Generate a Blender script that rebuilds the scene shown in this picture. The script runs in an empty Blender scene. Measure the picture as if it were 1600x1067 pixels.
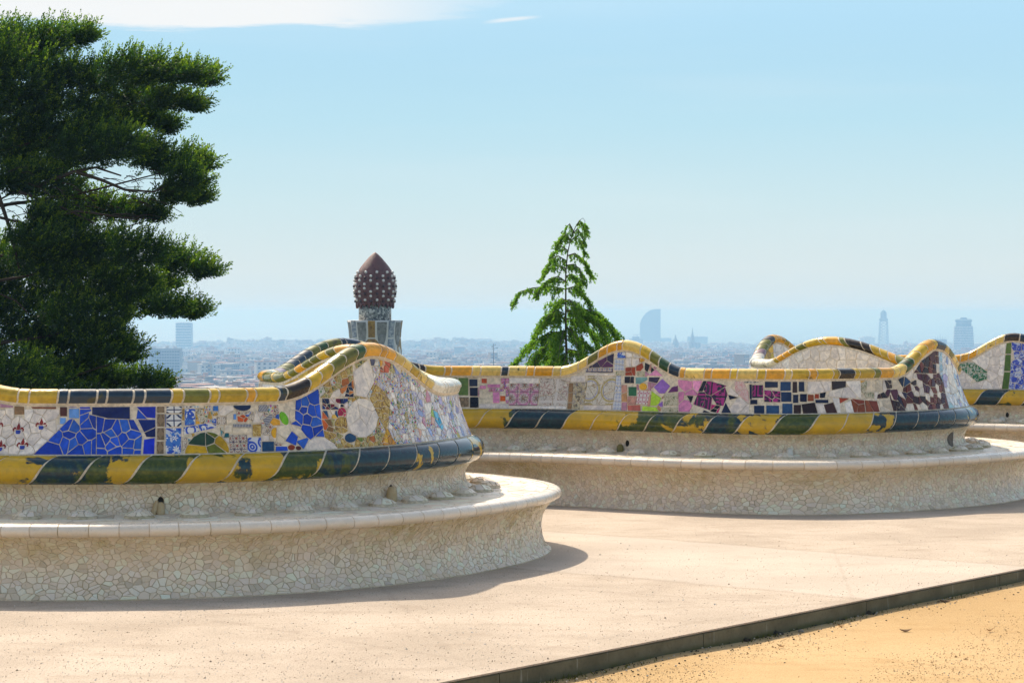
import bpy, math, random
import numpy as np
from mathutils import Vector, Matrix
from mathutils.geometry import tessellate_polygon

random.seed(7)
R = math.radians
scene = bpy.context.scene
COL = scene.collection

# ------------------------------------------------------------------ camera
EYE = 1.6
F = 3500.0                      # focal length in pixels of a 1600 px wide picture
cam_d = bpy.data.cameras.new("camera")
cam = bpy.data.objects.new("camera", cam_d)
COL.objects.link(cam)
cam_d.sensor_width = 36.0
cam_d.lens = 36.0 * F / 1600.0
cam.location = (0, 0, EYE)
PITCH = math.atan(44.5 / F)
cam.rotation_euler = (R(90) - PITCH, 0, 0)
cam_d.clip_start = 0.1
cam_d.clip_end = 120000
scene.camera = cam

# ------------------------------------------------------------------ light
SUN_EL, SUN_AZ = 45.0, -25.0     # the sun stands behind the bench, to its left
world = bpy.data.worlds.new("World")
scene.world = world
world.use_nodes = True
wt = world.node_tree
wt.nodes.clear()
wo = wt.nodes.new("ShaderNodeOutputWorld")
bg = wt.nodes.new("ShaderNodeBackground")
bg.inputs[1].default_value = 0.15
sky = wt.nodes.new("ShaderNodeTexSky")
sky.sky_type = 'NISHITA'
sky.sun_disc = False
sky.sun_elevation = R(SUN_EL)
sky.sun_rotation = R(SUN_AZ)
sky.altitude = 100
sky.air_density = 1.0
sky.dust_density = 2.2
sky.ozone_density = 1.0
def wn(kind, **kw):
    n = wt.nodes.new(kind)
    for k, v in kw.items(): setattr(n, k, v)
    return n
def wmath(op, a, b=None, c=None):
    n = wn("ShaderNodeMath", operation=op)
    for i, v in enumerate((a, b, c)):
        if v is None: continue
        if isinstance(v, (int, float)): n.inputs[i].default_value = v
        else: wt.links.new(v, n.inputs[i])
    return n.outputs[0]
def wramp(v, a, b):
    n = wn("ShaderNodeMapRange", interpolation_type='SMOOTHSTEP')
    wt.links.new(v, n.inputs[0]); n.inputs[1].default_value = a; n.inputs[2].default_value = b
    return n.outputs[0]
tc = wn("ShaderNodeTexCoord")
sep = wn("ShaderNodeSeparateXYZ"); wt.links.new(tc.outputs['Generated'], sep.inputs[0])
elev = wmath('ARCSINE', sep.outputs[2])
azim = wmath('ARCTAN2', sep.outputs[0], sep.outputs[1])
comb = wn("ShaderNodeCombineXYZ")
wt.links.new(wmath('MULTIPLY', azim, 9.0), comb.inputs[0]); wt.links.new(wmath('MULTIPLY', elev, 95.0), comb.inputs[1])
nz = wn("ShaderNodeTexNoise"); nz.inputs['Scale'].default_value = 1.0; nz.inputs['Detail'].default_value = 7; nz.inputs['Roughness'].default_value = 0.6
wt.links.new(comb.outputs[0], nz.inputs['Vector'])
# a flat bank of cloud whose underside sits a little above seven degrees
edge = wmath('SUBTRACT', wmath('ADD', elev, wmath('MULTIPLY', wmath('SUBTRACT', nz.outputs[0], 0.5), 0.030)), wmath('MULTIPLY', wmath('MAXIMUM', wmath('ADD', azim, 0.065), 0.0), 0.16))
bank = wmath('MULTIPLY', wramp(edge, 0.1240, 0.1300), wramp(azim, 0.03, -0.10))
bank = wmath('MULTIPLY', bank, wramp(elev, 0.42, 0.20))
# faint high veils everywhere
comb2 = wn("ShaderNodeCombineXYZ")
wt.links.new(wmath('MULTIPLY', azim, 2.2), comb2.inputs[0]); wt.links.new(wmath('MULTIPLY', elev, 22.0), comb2.inputs[1])
nz2 = wn("ShaderNodeTexNoise"); nz2.inputs['Scale'].default_value = 1.3; nz2.inputs['Detail'].default_value = 5
wt.links.new(comb2.outputs[0], nz2.inputs['Vector'])
veil = wmath('MULTIPLY', wramp(nz2.outputs[0], 0.45, 0.8), 0.16)
wisp = wmath('MULTIPLY', wramp(wmath('ABSOLUTE', wmath('SUBTRACT', wmath('SUBTRACT', elev, wmath('MULTIPLY', azim, 0.10)), wmath('ADD', 0.1288, wmath('MULTIPLY', nz.outputs[0], 0.002)))), 0.0014, 0.0), wramp(wmath('ABSOLUTE', wmath('SUBTRACT', azim, 0.0)), 0.016, 0.003))
cmask = wmath('MAXIMUM', wmath('MAXIMUM', wmath('MULTIPLY', bank, 0.95), veil), wmath('MULTIPLY', wisp, 0.7))
# near the horizon the air whitens the sky evenly all the way round; higher up it is the plain sky
gr = wn("ShaderNodeValToRGB")
GK = 1.0 / (0.15 * 2 ** 0.80)
def gcol(h): 
    o = []
    for i in (0, 2, 4):
        c = int(h[i:i + 2], 16) / 255
        o.append((c / 12.92 if c <= .04045 else ((c + .055) / 1.055) ** 2.4))
    return o
stops = [(0.0, 'd8e6e9'), (0.020, 'dce9ea'), (0.05, 'cfe8ee'), (0.085, 'bde3f2'), (0.13, 'b0dcf5'), (0.20, 'a2d4f5')]
while len(gr.color_ramp.elements) < len(stops): gr.color_ramp.elements.new(.5)
for e_, (x_, h_) in zip(gr.color_ramp.elements, stops):
    e_.position = x_ / 0.25; e_.color = (*gcol(h_), 1)
wt.links.new(wmath('DIVIDE', elev, 0.25), gr.inputs[0])
gk = wn("ShaderNodeMix", data_type='RGBA', blend_type='MULTIPLY'); gk.inputs[0].default_value = 1.0; gk.clamp_result = False
wt.links.new(gr.outputs[0], gk.inputs[6]); gk.inputs[7].default_value = (GK, GK, GK, 1)
tint = wn("ShaderNodeMix", data_type='RGBA')
wt.links.new(wramp(elev, 0.10, 0.40), tint.inputs[0]); wt.links.new(gk.outputs[2], tint.inputs[6]); wb = wn("ShaderNodeMix", data_type='RGBA', blend_type='MULTIPLY'); wb.inputs[0].default_value = 1.0; wb.clamp_result = False
wt.links.new(sky.outputs[0], wb.inputs[6]); wb.inputs[7].default_value = (1.06, 1.0, 0.86, 1)
wt.links.new(wb.outputs[2], tint.inputs[7])
cl = wn("ShaderNodeMix", data_type='RGBA')
wt.links.new(cmask, cl.inputs[0]); wt.links.new(tint.outputs[2], cl.inputs[6]); cl.inputs[7].default_value = (3.6, 3.63, 3.63, 1)
CLOUDCOL = cl.inputs[7]
wt.links.new(cl.outputs[2], bg.inputs[0])
wt.links.new(bg.outputs[0], wo.inputs[0])

sun_d = bpy.data.lights.new("sun", 'SUN')
sun_d.energy = 3.3
sun_d.angle = R(0.8)
sun_d.color = (1.0, 0.89, 0.73)
sun = bpy.data.objects.new("sun", sun_d)
COL.objects.link(sun)
sdir = Vector((math.sin(R(SUN_AZ)) * math.cos(R(SUN_EL)), math.cos(R(SUN_AZ)) * math.cos(R(SUN_EL)), math.sin(R(SUN_EL))))
sun.rotation_euler = sdir.to_track_quat('Z', 'Y').to_euler()
sun.location = (-10, 30, 40)

vs = scene.view_settings
scene.display_settings.display_device = 'sRGB'
vs.view_transform = 'Standard'
vs.look = 'None'
vs.exposure = 0.80
vs.gamma = 1.0
vs.use_curve_mapping = False
scene.cycles.max_bounces = 8
scene.cycles.volume_bounces = 1
scene.cycles.diffuse_bounces = 4
scene.cycles.transparent_max_bounces = 16
scene.cycles.sample_clamp_indirect = 6.0
scene.cycles.use_denoising = True

# ------------------------------------------------------------------ helpers
def lin(h, k=1.0):
    h = h.lstrip('#')
    o = []
    for i in (0, 2, 4):
        c = int(h[i:i + 2], 16) / 255
        c = c / 12.92 if c <= 0.04045 else ((c + 0.055) / 1.055) ** 2.4
        o.append(min(0.85, c * k))
    return tuple(o)

def at(px, py, d):
    """world point that lies d metres out along the view axis (level) under picture pixel px,py"""
    return Vector(((px - 800) * d / F, d, EYE - (py - 489) * d / F))

class Mat:
    """tiny wrapper to write node materials"""
    def __init__(self, name, rough=0.6, spec=0.5):
        self.m = bpy.data.materials.new(name)
        self.m.use_nodes = True
        self.t = self.m.node_tree
        self.b = self.t.nodes["Principled BSDF"]
        self.out = self.t.nodes["Material Output"]
        self.b.inputs['Roughness'].default_value = rough
        self.b.inputs['Specular IOR Level'].default_value = spec
    def n(self, kind, **kw):
        n = self.t.nodes.new(kind)
        for k, v in kw.items(): setattr(n, k, v)
        return n
    def put(self, sock, v):
        if isinstance(v, (int, float)): sock.default_value = v
        elif isinstance(v, (tuple, list)): sock.default_value = tuple(v) + ((1,) if len(v) == 3 and sock.type == 'RGBA' else ())
        else: self.t.links.new(v, sock)
    def math(self, op, a, b=None, c=None):
        n = self.n("ShaderNodeMath", operation=op)
        for i, v in enumerate((a, b, c)):
            if v is not None: self.put(n.inputs[i], v)
        return n.outputs[0]
    def mix(self, f, a, b, blend='MIX'):
        n = self.n("ShaderNodeMix", data_type='RGBA', blend_type=blend)
        self.put(n.inputs[0], f); self.put(n.inputs[6], a); self.put(n.inputs[7], b)
        return n.outputs[2]
    def ramp(self, v, a, b, lo=0.0, hi=1.0, smooth=True):
        n = self.n("ShaderNodeMapRange", interpolation_type='SMOOTHSTEP' if smooth else 'LINEAR')
        self.put(n.inputs[0], v); n.inputs[1].default_value = a; n.inputs[2].default_value = b
        n.inputs[3].default_value = lo; n.inputs[4].default_value = hi
        return n.outputs[0]
    def noise(self, vec, scale, detail=3, rough=0.5, dist=0.0):
        n = self.n("ShaderNodeTexNoise")
        if vec is not None: self.t.links.new(vec, n.inputs['Vector'])
        n.inputs['Scale'].default_value = scale; n.inputs['Detail'].default_value = detail
        n.inputs['Roughness'].default_value = rough; n.inputs['Distortion'].default_value = dist
        return n.outputs[0]
    def vor(self, vec, scale, feature='F1', out='Distance', rnd=1.0):
        n = self.n("ShaderNodeTexVoronoi", feature=feature)
        if vec is not None: self.t.links.new(vec, n.inputs['Vector'])
        n.inputs['Scale'].default_value = scale; n.inputs['Randomness'].default_value = rnd
        return n.outputs[out]
    def pos(self):
        return self.n("ShaderNodeNewGeometry").outputs['Position']
    def obj(self):
        return self.n("ShaderNodeTexCoord").outputs['Object']
    def uv(self):
        return self.n("ShaderNodeUVMap", uv_map='uv').outputs[0]
    def tint(self):
        return self.n("ShaderNodeAttribute", attribute_name='tint').outputs['Color']
    def vmap(self, vec, scale=(1, 1, 1), rot=(0, 0, 0), loc=(0, 0, 0)):
        n = self.n("ShaderNodeMapping")
        self.t.links.new(vec, n.inputs[0])
        n.inputs['Scale'].default_value = scale; n.inputs['Rotation'].default_value = rot; n.inputs['Location'].default_value = loc
        return n.outputs[0]
    def sep(self, vec):
        n = self.n("ShaderNodeSeparateXYZ"); self.t.links.new(vec, n.inputs[0]); return n.outputs
    def bump(self, h, dist=0.01, strength=0.5):
        n = self.n("ShaderNodeBump"); n.inputs['Distance'].default_value = dist; n.inputs['Strength'].default_value = strength
        self.t.links.new(h, n.inputs['Height']); self.t.links.new(n.outputs[0], self.b.inputs['Normal'])
    def color(self, c): self.put(self.b.inputs['Base Color'], c)
    def rough(self, v): self.put(self.b.inputs['Roughness'], v)

def plain(name, c, rough=0.7, var=0.15, scale=8, spec=0.4):
    M = Mat(name, rough, spec)
    f = M.noise(M.obj(), scale, 4)
    M.color(M.mix(f, tuple(x * (1 - var) for x in c), tuple(min(0.9, x * (1 + var)) for x in c)))
    return M.m

class MB:
    """collects vertices and faces; build() links them as ONE mesh object"""
    def __init__(self):
        self.v = []; self.f = []; self.m = []; self.t = []; self.u = []; self.mats = []; self.sm = []
        self.has_t = False; self.has_u = False
    def mi(self, mat):
        if mat not in self.mats: self.mats.append(mat)
        return self.mats.index(mat)
    def add(self, verts, faces, mat=None, tint=None, uv=None, smooth=False):
        o = len(self.v)
        self.v.extend(verts)
        k = self.mi(mat) if mat is not None else 0
        for f in faces:
            self.f.append([i + o for i in f]); self.m.append(k); self.sm.append(smooth)
            self.t.append(tint if tint is not None else (1, 1, 1))
            if uv is not None: self.u.append([uv[i] for i in f])
            else: self.u.append([(0, 0)] * len(f))
        if tint is not None: self.has_t = True
        if uv is not None: self.has_u = True
        return o
    def box(self, c, size, mat=None, rz=0.0, tint=None, taper=1.0):
        sx, sy, sz = size[0] / 2, size[1] / 2, size[2] / 2
        cs, sn = math.cos(rz), math.sin(rz)
        vs_ = []
        for z, k in ((-sz, 1.0), (sz, taper)):
            for x, y in ((-sx, -sy), (sx, -sy), (sx, sy), (-sx, sy)):
                x *= k; y *= k
                vs_.append((c[0] + x * cs - y * sn, c[1] + x * sn + y * cs, c[2] + z))
        self.add(vs_, [(3, 2, 1, 0), (4, 5, 6, 7), (0, 1, 5, 4), (1, 2, 6, 5), (2, 3, 7, 6), (3, 0, 4, 7)], mat, tint)
    def lathe(self, c, prof, mat=None, n=24, smooth=True, tint=None, cap=True):
        vs_ = []; fs = []
        for r, z in prof:
            for i in range(n):
                a = 2 * math.pi * i / n
                vs_.append((c[0] + r * math.cos(a), c[1] + r * math.sin(a), c[2] + z))
        for j in range(len(prof) - 1):
            for i in range(n):
                a, b = j * n + i, j * n + (i + 1) % n
                fs.append((a, b, b + n, a + n))
        if cap:
            fs.append(tuple(range(n - 1, -1, -1))); fs.append(tuple((len(prof) - 1) * n + i for i in range(n)))
        self.add(vs_, fs, mat, tint, smooth=smooth)
    def tube(self, pts, rad, mat=None, n=6, tint=None, smooth=True):
        pts = [Vector(p) for p in pts]
        if isinstance(rad, (int, float)): rad = [rad] * len(pts)
        vs_ = []; fs = []
        up = Vector((0.13, 0.31, 0.94)).normalized()
        for i, p in enumerate(pts):
            d = (pts[min(i + 1, len(pts) - 1)] - pts[max(i - 1, 0)])
            d = d.normalized() if d.length > 1e-9 else Vector((0, 0, 1))
            a = d.cross(up)
            a = a.normalized() if a.length > 0.05 else d.cross(Vector((1, 0, 0))).normalized()
            b = d.cross(a)
            for k in range(n):
                w = 2 * math.pi * k / n
                q = p + (a * math.cos(w) + b * math.sin(w)) * rad[i]
                vs_.append(tuple(q))
        for i in range(len(pts) - 1):
            for k in range(n):
                a, b = i * n + k, i * n + (k + 1) % n
                fs.append((a, b, b + n, a + n))
        fs.append(tuple(range(n - 1, -1, -1))); fs.append(tuple((len(pts) - 1) * n + k for k in range(n)))
        self.add(vs_, fs, mat, tint, smooth=smooth)
    def mesh(self, name):
        me = bpy.data.meshes.new(name)
        me.from_pydata([tuple(p) for p in self.v], [], self.f)
        for m in self.mats: me.materials.append(m)
        if len(self.mats) > 1: me.polygons.foreach_set("material_index", self.m)
        if any(self.sm): me.polygons.foreach_set("use_smooth", self.sm)
        if self.has_t:
            a = me.attributes.new("tint", 'FLOAT_COLOR', 'FACE')
            a.data.foreach_set("color", [x for t in self.t for x in (t[0], t[1], t[2], 1.0)])
        if self.has_u:
            uvl = me.uv_layers.new(name="uv")
            uvl.data.foreach_set("uv", [x for f in self.u for p in f for x in p])
        me.update()
        return me
    def build(self, name, parent=None, kind=None):
        o = bpy.data.objects.new(name, self.mesh(name))
        COL.objects.link(o)
        if parent is not None: o.parent = parent
        if kind: o["kind"] = kind
        return o

def tag(o, label=None, cat=None, group=None, kind=None):
    if label: o["label"] = label
    if cat: o["category"] = cat
    if group: o["group"] = group
    if kind: o["kind"] = kind
    return o

def empty(name, loc, label=None, cat=None, group=None, rz=0.0):
    o = bpy.data.objects.new(name, None)
    COL.objects.link(o)
    o.location = loc; o.rotation_euler = (0, 0, rz)
    o.empty_display_size = 0.2
    return tag(o, label, cat, group)

def pick(table, rng):
    t = sum(w for w, *_ in table); r = rng.random() * t
    for row in table:
        r -= row[0]
        if r <= 0: return row
    return table[-1]
# ------------------------------------------------------------------ the bench: plan curve and profile
CTRL = [(-6.35, 13.3), (-5.75, 14.05), (-5.0, 14.15), (-4.2, 13.75), (-3.4, 13.22), (-2.65, 13.02), (-1.95, 13.10), (-1.38, 13.36),
        (-0.92, 13.78), (-0.53, 14.4), (-0.33, 15.0), (-0.38, 15.5), (-0.70, 16.0), (-1.22, 16.5), (-1.66, 17.05), (-1.86, 17.75),
        (-1.69, 18.5), (-1.16, 19.1), (-0.45, 19.38), (0.4, 19.22), (1.15, 18.78), (1.8, 18.42), (2.35, 18.31), (2.85, 18.52),
        (3.36, 18.89), (3.82, 19.41), (4.04, 20.02), (3.96, 20.62), (3.59, 21.14), (3.04, 21.55), (2.69, 22.1), (2.57, 22.75),
        (2.75, 23.42), (3.25, 24.02), (3.9, 24.42), (4.7, 24.4), (5.4, 24.12), (6.1, 23.85), (6.75, 23.95), (7.4, 24.4), (8.0, 25.1), (8.3, 25.8)]
def spline(pts, per=24):
    p = [np.array(q, float) for q in pts]
    out = []
    for i in range(1, len(p) - 2):
        a, b, c, d = p[i - 1], p[i], p[i + 1], p[i + 2]
        for k in range(per):
            t = k / per
            # uniform cubic B-spline: smooth curvature
            out.append(((1 - t) ** 3 * a + (3 * t ** 3 - 6 * t ** 2 + 4) * b + (-3 * t ** 3 + 3 * t ** 2 + 3 * t + 1) * c + t ** 3 * d) / 6)
    return np.array(out)
def tighten(pts, it=6):
    """control points whose B-spline passes through pts"""
    tgt = np.array(pts, float); q = tgt.copy()
    for _ in range(it):
        f = q.copy()
        f[1:-1] = (q[:-2] + 4 * q[1:-1] + q[2:]) / 6
        q = q + (tgt - f)
    return q
_c = spline(tighten(CTRL))
_l = np.concatenate([[0], np.cumsum(np.linalg.norm(np.diff(_c, axis=0), axis=1))])
DS = 0.01
LEN = float(_l[-1])
NS = int(LEN / DS)
_s = np.arange(NS + 1) * DS
PX = np.interp(_s, _l, _c[:, 0]); PY = np.interp(_s, _l, _c[:, 1])
def _smooth(a, k=9):
    w = np.ones(k) / k
    return np.convolve(np.pad(a, k // 2, mode='edge'), w, mode='valid')
TX = np.gradient(PX); TY = np.gradient(PY)
TX, TY = _smooth(TX), _smooth(TY)
_n = np.hypot(TX, TY); TX /= _n; TY /= _n
NX, NY = TY, -TX                                     # towards the plaza
def s_near(x, y, lo=0.0, hi=1e9):
    m = (PX - x) ** 2 + (PY - y) ** 2
    m = np.where((_s < lo) | (_s > hi), 1e9, m)
    return float(_s[int(np.argmin(m))])
S_NOSE1 = s_near(-0.33, 15.0); S_BAY1 = s_near(-1.93, 17.75); S_NOSE2 = s_near(4.04, 20.02); S_BAY2 = s_near(2.57, 22.75)
def s_px(px, u, lo, hi):
    """arc length at which the front of the wall, u metres out, is seen in picture column px"""
    q = 800 + (PX + NX * u) / (PY + NY * u) * F
    m = np.abs(q - px) + np.where((_s < lo) | (_s > hi), 1e6, 0)
    return float(_s[int(np.argmin(m))])
# height of the cap along the wall: flat runs and waves
ZF = 1.152
ZC = np.full(NS + 1, ZF)
ZC -= 0.015 * np.clip((_s - S_NOSE1) / 6.0, 0, 1)
def hump(a, p, b, h):
    """raise the cap by h at p, with rises that start at a and end at b"""
    up = np.clip((_s - a) / (p - a), 0, 1); dn = np.clip((b - _s) / (b - p), 0, 1)
    k = np.where(_s <= p, up, dn)
    global ZC
    ZC = ZC + h * (0.5 - 0.5 * np.cos(np.pi * k)) * ((_s > a) & (_s < b))
A0 = 0.3
sp = lambda px, lo, hi, u=-0.05: s_px(px, u, lo, hi)
hump(s_near(-4.75, 14.1), s_near(-3.75, 13.5), sp(45, 0, S_NOSE1), 0.24)
hump(sp(430, 0, S_NOSE1), sp(580, 0, S_NOSE1), sp(692, 0, S_NOSE1), 0.262)
_a = s_near(-0.42, 15.6); _b = s_near(-1.72, 17.05)
hump(_a, s_near(-1.12, 16.4), _b, 0.222)
hump(s_near(-1.9, 18.1), s_near(-1.42, 18.95), s_near(-0.62, 19.36), 0.245)
hump(sp(872, S_BAY1, S_NOSE2), sp(975, S_BAY1, S_NOSE2), sp(1072, S_BAY1, S_NOSE2), 0.232)
hump(sp(1395, S_BAY1, S_NOSE2), sp(1462, S_BAY1, S_NOSE2), sp(1512, S_BAY1, S_NOSE2), 0.235)
hump(s_near(3.88, 20.74), s_near(3.05, 21.42), s_near(2.44, 22.2), 0.235)
hump(s_near(2.38, 23.0), s_near(2.68, 23.65), s_near(3.25, 24.12), 0.235)
hump(sp(1490, S_BAY2, LEN), sp(1582, S_BAY2, LEN), sp(1690, S_BAY2, LEN), 0.245)
ZC = _smooth(ZC, 11)

def lerp(a, i, f): return a[i] * (1 - f) + a[i + 1] * f
def frame(s):
    x = min(max(s / DS, 0.0), NS - 1.001); i = int(x); f = x - i
    return lerp(PX, i, f), lerp(PY, i, f), lerp(NX, i, f), lerp(NY, i, f), lerp(ZC, i, f)

class Prof:
    """smooth profile line in (u, z); w is the length along it"""
    def __init__(self, pts, per=12):
        p = [pts[0]] + list(pts) + [pts[-1]]
        o = []
        for i in range(1, len(p) - 2):
            a, b, c, d = (np.array(q, float) for q in p[i - 1:i + 3])
            for k in range(per):
                t = k / per
                o.append(0.5 * (2 * b + (c - a) * t + (2 * a - 5 * b + 4 * c - d) * t * t + (3 * b - a - 3 * c + d) * t ** 3))
        o.append(np.array(pts[-1], float))
        o = np.array(o)
        l = np.concatenate([[0], np.cumsum(np.linalg.norm(np.diff(o, axis=0), axis=1))])
        self.L = float(l[-1]); self.n = 240
        w = np.linspace(0, self.L, self.n + 1)
        self.u = np.interp(w, l, o[:, 0]); self.z = np.interp(w, l, o[:, 1])
        du, dz = np.gradient(self.u), np.gradient(self.z)
        m = np.hypot(du, dz); self.nu, self.nz = dz / m, -du / m
    def ev(self, w):
        x = min(max(w / self.L * self.n, 0.0), self.n - 0.001); i = int(x); f = x - i
        return lerp(self.u, i, f), lerp(self.z, i, f), lerp(self.nu, i, f), lerp(self.nz, i, f)

P_BASE = Prof([(.585, 0.0), (.545, .035), (.520, .10), (.512, .18), (.528, .255), (.565, .318), (.612, .360)])
P_NOSE = Prof([(.602, .358), (.630, .363), (.648, .381), (.646, .402), (.628, .419), (.590, .425), (.565, .425)])
P_SEAT = Prof([(.570, .424), (.40, .421), (.22, .417), (.10, .419), (.045, .430)])
P_WALL = Prof([(.050, .428), (.020, .443), (.000, .478), (-.004, .522), (.018, .572), (.060, .613)])
P_ROLL = Prof([(.052, .609), (.088, .621), (.118, .649), (.126, .689), (.112, .731), (.080, .760), (.044, .772)])
_ca = []
_ca = [(-.054, -.094), (-.041, -.086)]
for k in range(12):
    a = R(-36 + k * (276 / 11))
    _ca.append((-.090 + .062 * math.cos(a), -.041 + .041 * math.sin(a)))
P_CAP = Prof(_ca)                                    # z counted from the top of the cap
ZB0 = 0.775
CAPH = 0.093                                         # from the top of the back panel to the top of the cap

def p_prof(P, s, w, h, rel=False):
    px, py, nx, ny, zc = frame(s)
    u, z, nu, nz_ = P.ev(w)
    u += nu * h; z += nz_ * h + (zc if rel else 0)
    return (px + nx * u, py + ny * u, z)
def p_back(s, z, h):
    px, py, nx, ny, zc = frame(s)
    zt = zc - CAPH
    t = (z - ZB0) / (zt - ZB0)
    u = 0.040 - 0.092 * t + 0.012 * (4 * t * (1 - t)) * -1 + h
    return (px + nx * u, py + ny * u, z)
def p_outer(s, z, h):
    px, py, nx, ny, zc = frame(s)
    u = -0.138 - 0.02 * max(0.0, (zc - .06 - z)) - h
    return (px + nx * u, py + ny * u, z)
def ztop(s): return frame(s)[4] - CAPH

# picture column/row -> (s, z) on the face of the back rest
def back_grid(lo, hi):
    ss = np.arange(lo, hi, 0.006); n = 90
    S = []; Z = []; X = []; Y = []
    for s in ss:
        zt = ztop(s)
        for z in np.linspace(ZB0 - 0.01, zt + 0.01, n):
            x, y, zz = p_back(s, z, 0)
            S.append(s); Z.append(z); X.append(800 + x / y * F); Y.append(489 + (EYE - zz) / y * F)
    return np.array(S), np.array(Z), np.array(X), np.array(Y)

# ------------------------------------------------------------------ broken-tile mosaics
def clip(poly, nx, ny, c):
    out = []
    n = len(poly)
    for i in range(n):
        a = poly[i]; b = poly[(i + 1) % n]
        da = nx * a[0] + ny * a[1] - c; db = nx * b[0] + ny * b[1] - c
        if da <= 0: out.append(a)
        if (da < 0 < db) or (db < 0 < da):
            t = da / (da - db)
            out.append((a[0] + (b[0] - a[0]) * t, a[1] + (b[1] - a[1]) * t))
    return out
def area(p):
    return 0.5 * sum(p[i][0] * p[(i + 1) % len(p)][1] - p[(i + 1) % len(p)][0] * p[i][1] for i in range(len(p)))
def centroid(p):
    n = len(p); return (sum(q[0] for q in p) / n, sum(q[1] for q in p) / n)
def hull(pts):
    pts = sorted(set((round(a, 5), round(b, 5)) for a, b in pts))
    if len(pts) < 3: return pts
    def half(ps):
        h = []
        for p in ps:
            while len(h) > 1 and (h[-1][0] - h[-2][0]) * (p[1] - h[-2][1]) - (h[-1][1] - h[-2][1]) * (p[0] - h[-2][0]) <= 0: h.pop()
            h.append(p)
        return h
    a, b = half(pts), half(pts[::-1])
    return a[:-1] + b[:-1]
def edges(poly):
    """outward half planes of a counter-clockwise convex polygon"""
    o = []
    for i in range(len(poly)):
        a, b = poly[i], poly[(i + 1) % len(poly)]
        dx, dy = b[0] - a[0], b[1] - a[1]; l = math.hypot(dx, dy)
        if l < 1e-9: continue
        nx, ny = dy / l, -dx / l
        o.append((nx, ny, nx * a[0] + ny * a[1]))
    return o
def inside(E, p, tol=0.0):
    return all(nx * p[0] + ny * p[1] <= c + tol for nx, ny, c in E)

class Patch:
    def __init__(self, poly, size, style, gap=0.004, single=False, aspect=1.0):
        self.poly = hull(poly); self.E = edges(self.poly); self.size = size; self.style = style; self.gap = gap
        self.single = single; self.aspect = aspect
        xs = [p[0] for p in self.poly]; ys = [p[1] for p in self.poly]
        self.bb = (min(xs), min(ys), max(xs), max(ys)) if self.poly else (0, 0, 0, 0)

def mosaic(patches, rng, jitter=0.42, top=None, vary=0.0):
    """later patches lie over earlier ones; gives (polygon, style) for every tile"""
    out = []
    for k, P in enumerate(patches):
        if len(P.poly) < 3 or area(P.poly) < 2e-5: continue
        over = [Q for Q in patches[k + 1:] if len(Q.poly) >= 3 and Q.bb[0] < P.bb[2] and Q.bb[2] > P.bb[0] and Q.bb[1] < P.bb[3] and Q.bb[3] > P.bb[1]]
        seeds = []
        if P.single: seeds = [centroid(P.poly)]
        else:
            sx, sy = P.size * P.aspect, P.size * 0.9
            j = 0; y = P.bb[1] + sy * 0.3
            while y < P.bb[3] + sy * .2:
                x = P.bb[0] + sx * (0.25 if j % 2 else 0.75)
                while x < P.bb[2] + sx * .2:
                    p = (x + rng.uniform(-jitter, jitter) * sx, y + rng.uniform(-jitter, jitter) * sy)
                    if (vary == 0 or rng.random() > vary) and inside(P.E, p, -P.gap * .4) and not (top and p[1] > top(p[0]) - 0.012) and not any(inside(Q.E, p) for Q in over): seeds.append(p)
                    x += sx
                y += sy; j += 1
            if not seeds: seeds = [centroid(P.poly)]
        cell = 2.6 * P.size * max(1, P.aspect)
        grid = {}
        for i, p in enumerate(seeds): grid.setdefault((int(p[0] / cell), int(p[1] / cell)), []).append(i)
        for i, p in enumerate(seeds):
            if P.single: poly = list(P.poly)
            else:
                r = cell
                poly = [(p[0] - r, p[1] - r), (p[0] + r, p[1] - r), (p[0] + r, p[1] + r), (p[0] - r, p[1] + r)]
            g = P.gap * rng.uniform(.75, 1.3) * .5
            for nx, ny, c in P.E:
                poly = clip(poly, nx, ny, c - P.gap * .5)
                if len(poly) < 3: break
            if len(poly) < 3: continue
            gx, gy = int(p[0] / cell), int(p[1] / cell)
            for ax in (gx - 1, gx, gx + 1):
                for ay in (gy - 1, gy, gy + 1):
                    for q in grid.get((ax, ay), ()):
                        if q == i or len(poly) < 3: continue
                        dx, dy = seeds[q][0] - p[0], seeds[q][1] - p[1]; l = math.hypot(dx, dy)
                        if l < 1e-6: continue
                        nx, ny = dx / l, dy / l
                        c = nx * (p[0] + seeds[q][0]) / 2 + ny * (p[1] + seeds[q][1]) / 2
                        poly = clip(poly, nx, ny, c - g)
            if len(poly) < 3: continue
            for Q in over:
                t = poly
                for nx, ny, c in Q.E:
                    t = clip(t, nx, ny, c)
                    if len(t) < 3: break
                if len(t) < 3: continue
                pc = centroid(poly) if P.single else p
                nx, ny, c = max(Q.E, key=lambda e: e[0] * pc[0] + e[1] * pc[1] - e[2])
                poly = clip(poly, -nx, -ny, -c - P.gap * .5)
                if len(poly) < 3: break
            if len(poly) < 3: continue
            if top:
                c = centroid(poly); e = 0.02
                m = (top(c[0] + e) - top(c[0] - e)) / (2 * e); l = math.hypot(m, 1)
                poly = clip(poly, -m / l, 1 / l, (-m * c[0] + top(c[0])) / l - 0.007)
                if len(poly) < 3: continue
            # merge points that nearly coincide
            q = [poly[0]]
            for a in poly[1:]:
                if math.hypot(a[0] - q[-1][0], a[1] - q[-1][1]) > 0.0015: q.append(a)
            if len(q) > 2 and math.hypot(q[0][0] - q[-1][0], q[0][1] - q[-1][1]) < 0.0015: q.pop()
            if len(q) < 3 or area(q) < 6e-5: continue
            out.append((q, P.style))
    return out

def proj(p):
    return (800 + p[0] / p[1] * F, 489 + (EYE - p[2]) / p[1] * F)
def px_area(pts):
    return area([proj(p) for p in pts])              # < 0 when it faces the camera (rows grow downwards)

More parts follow.
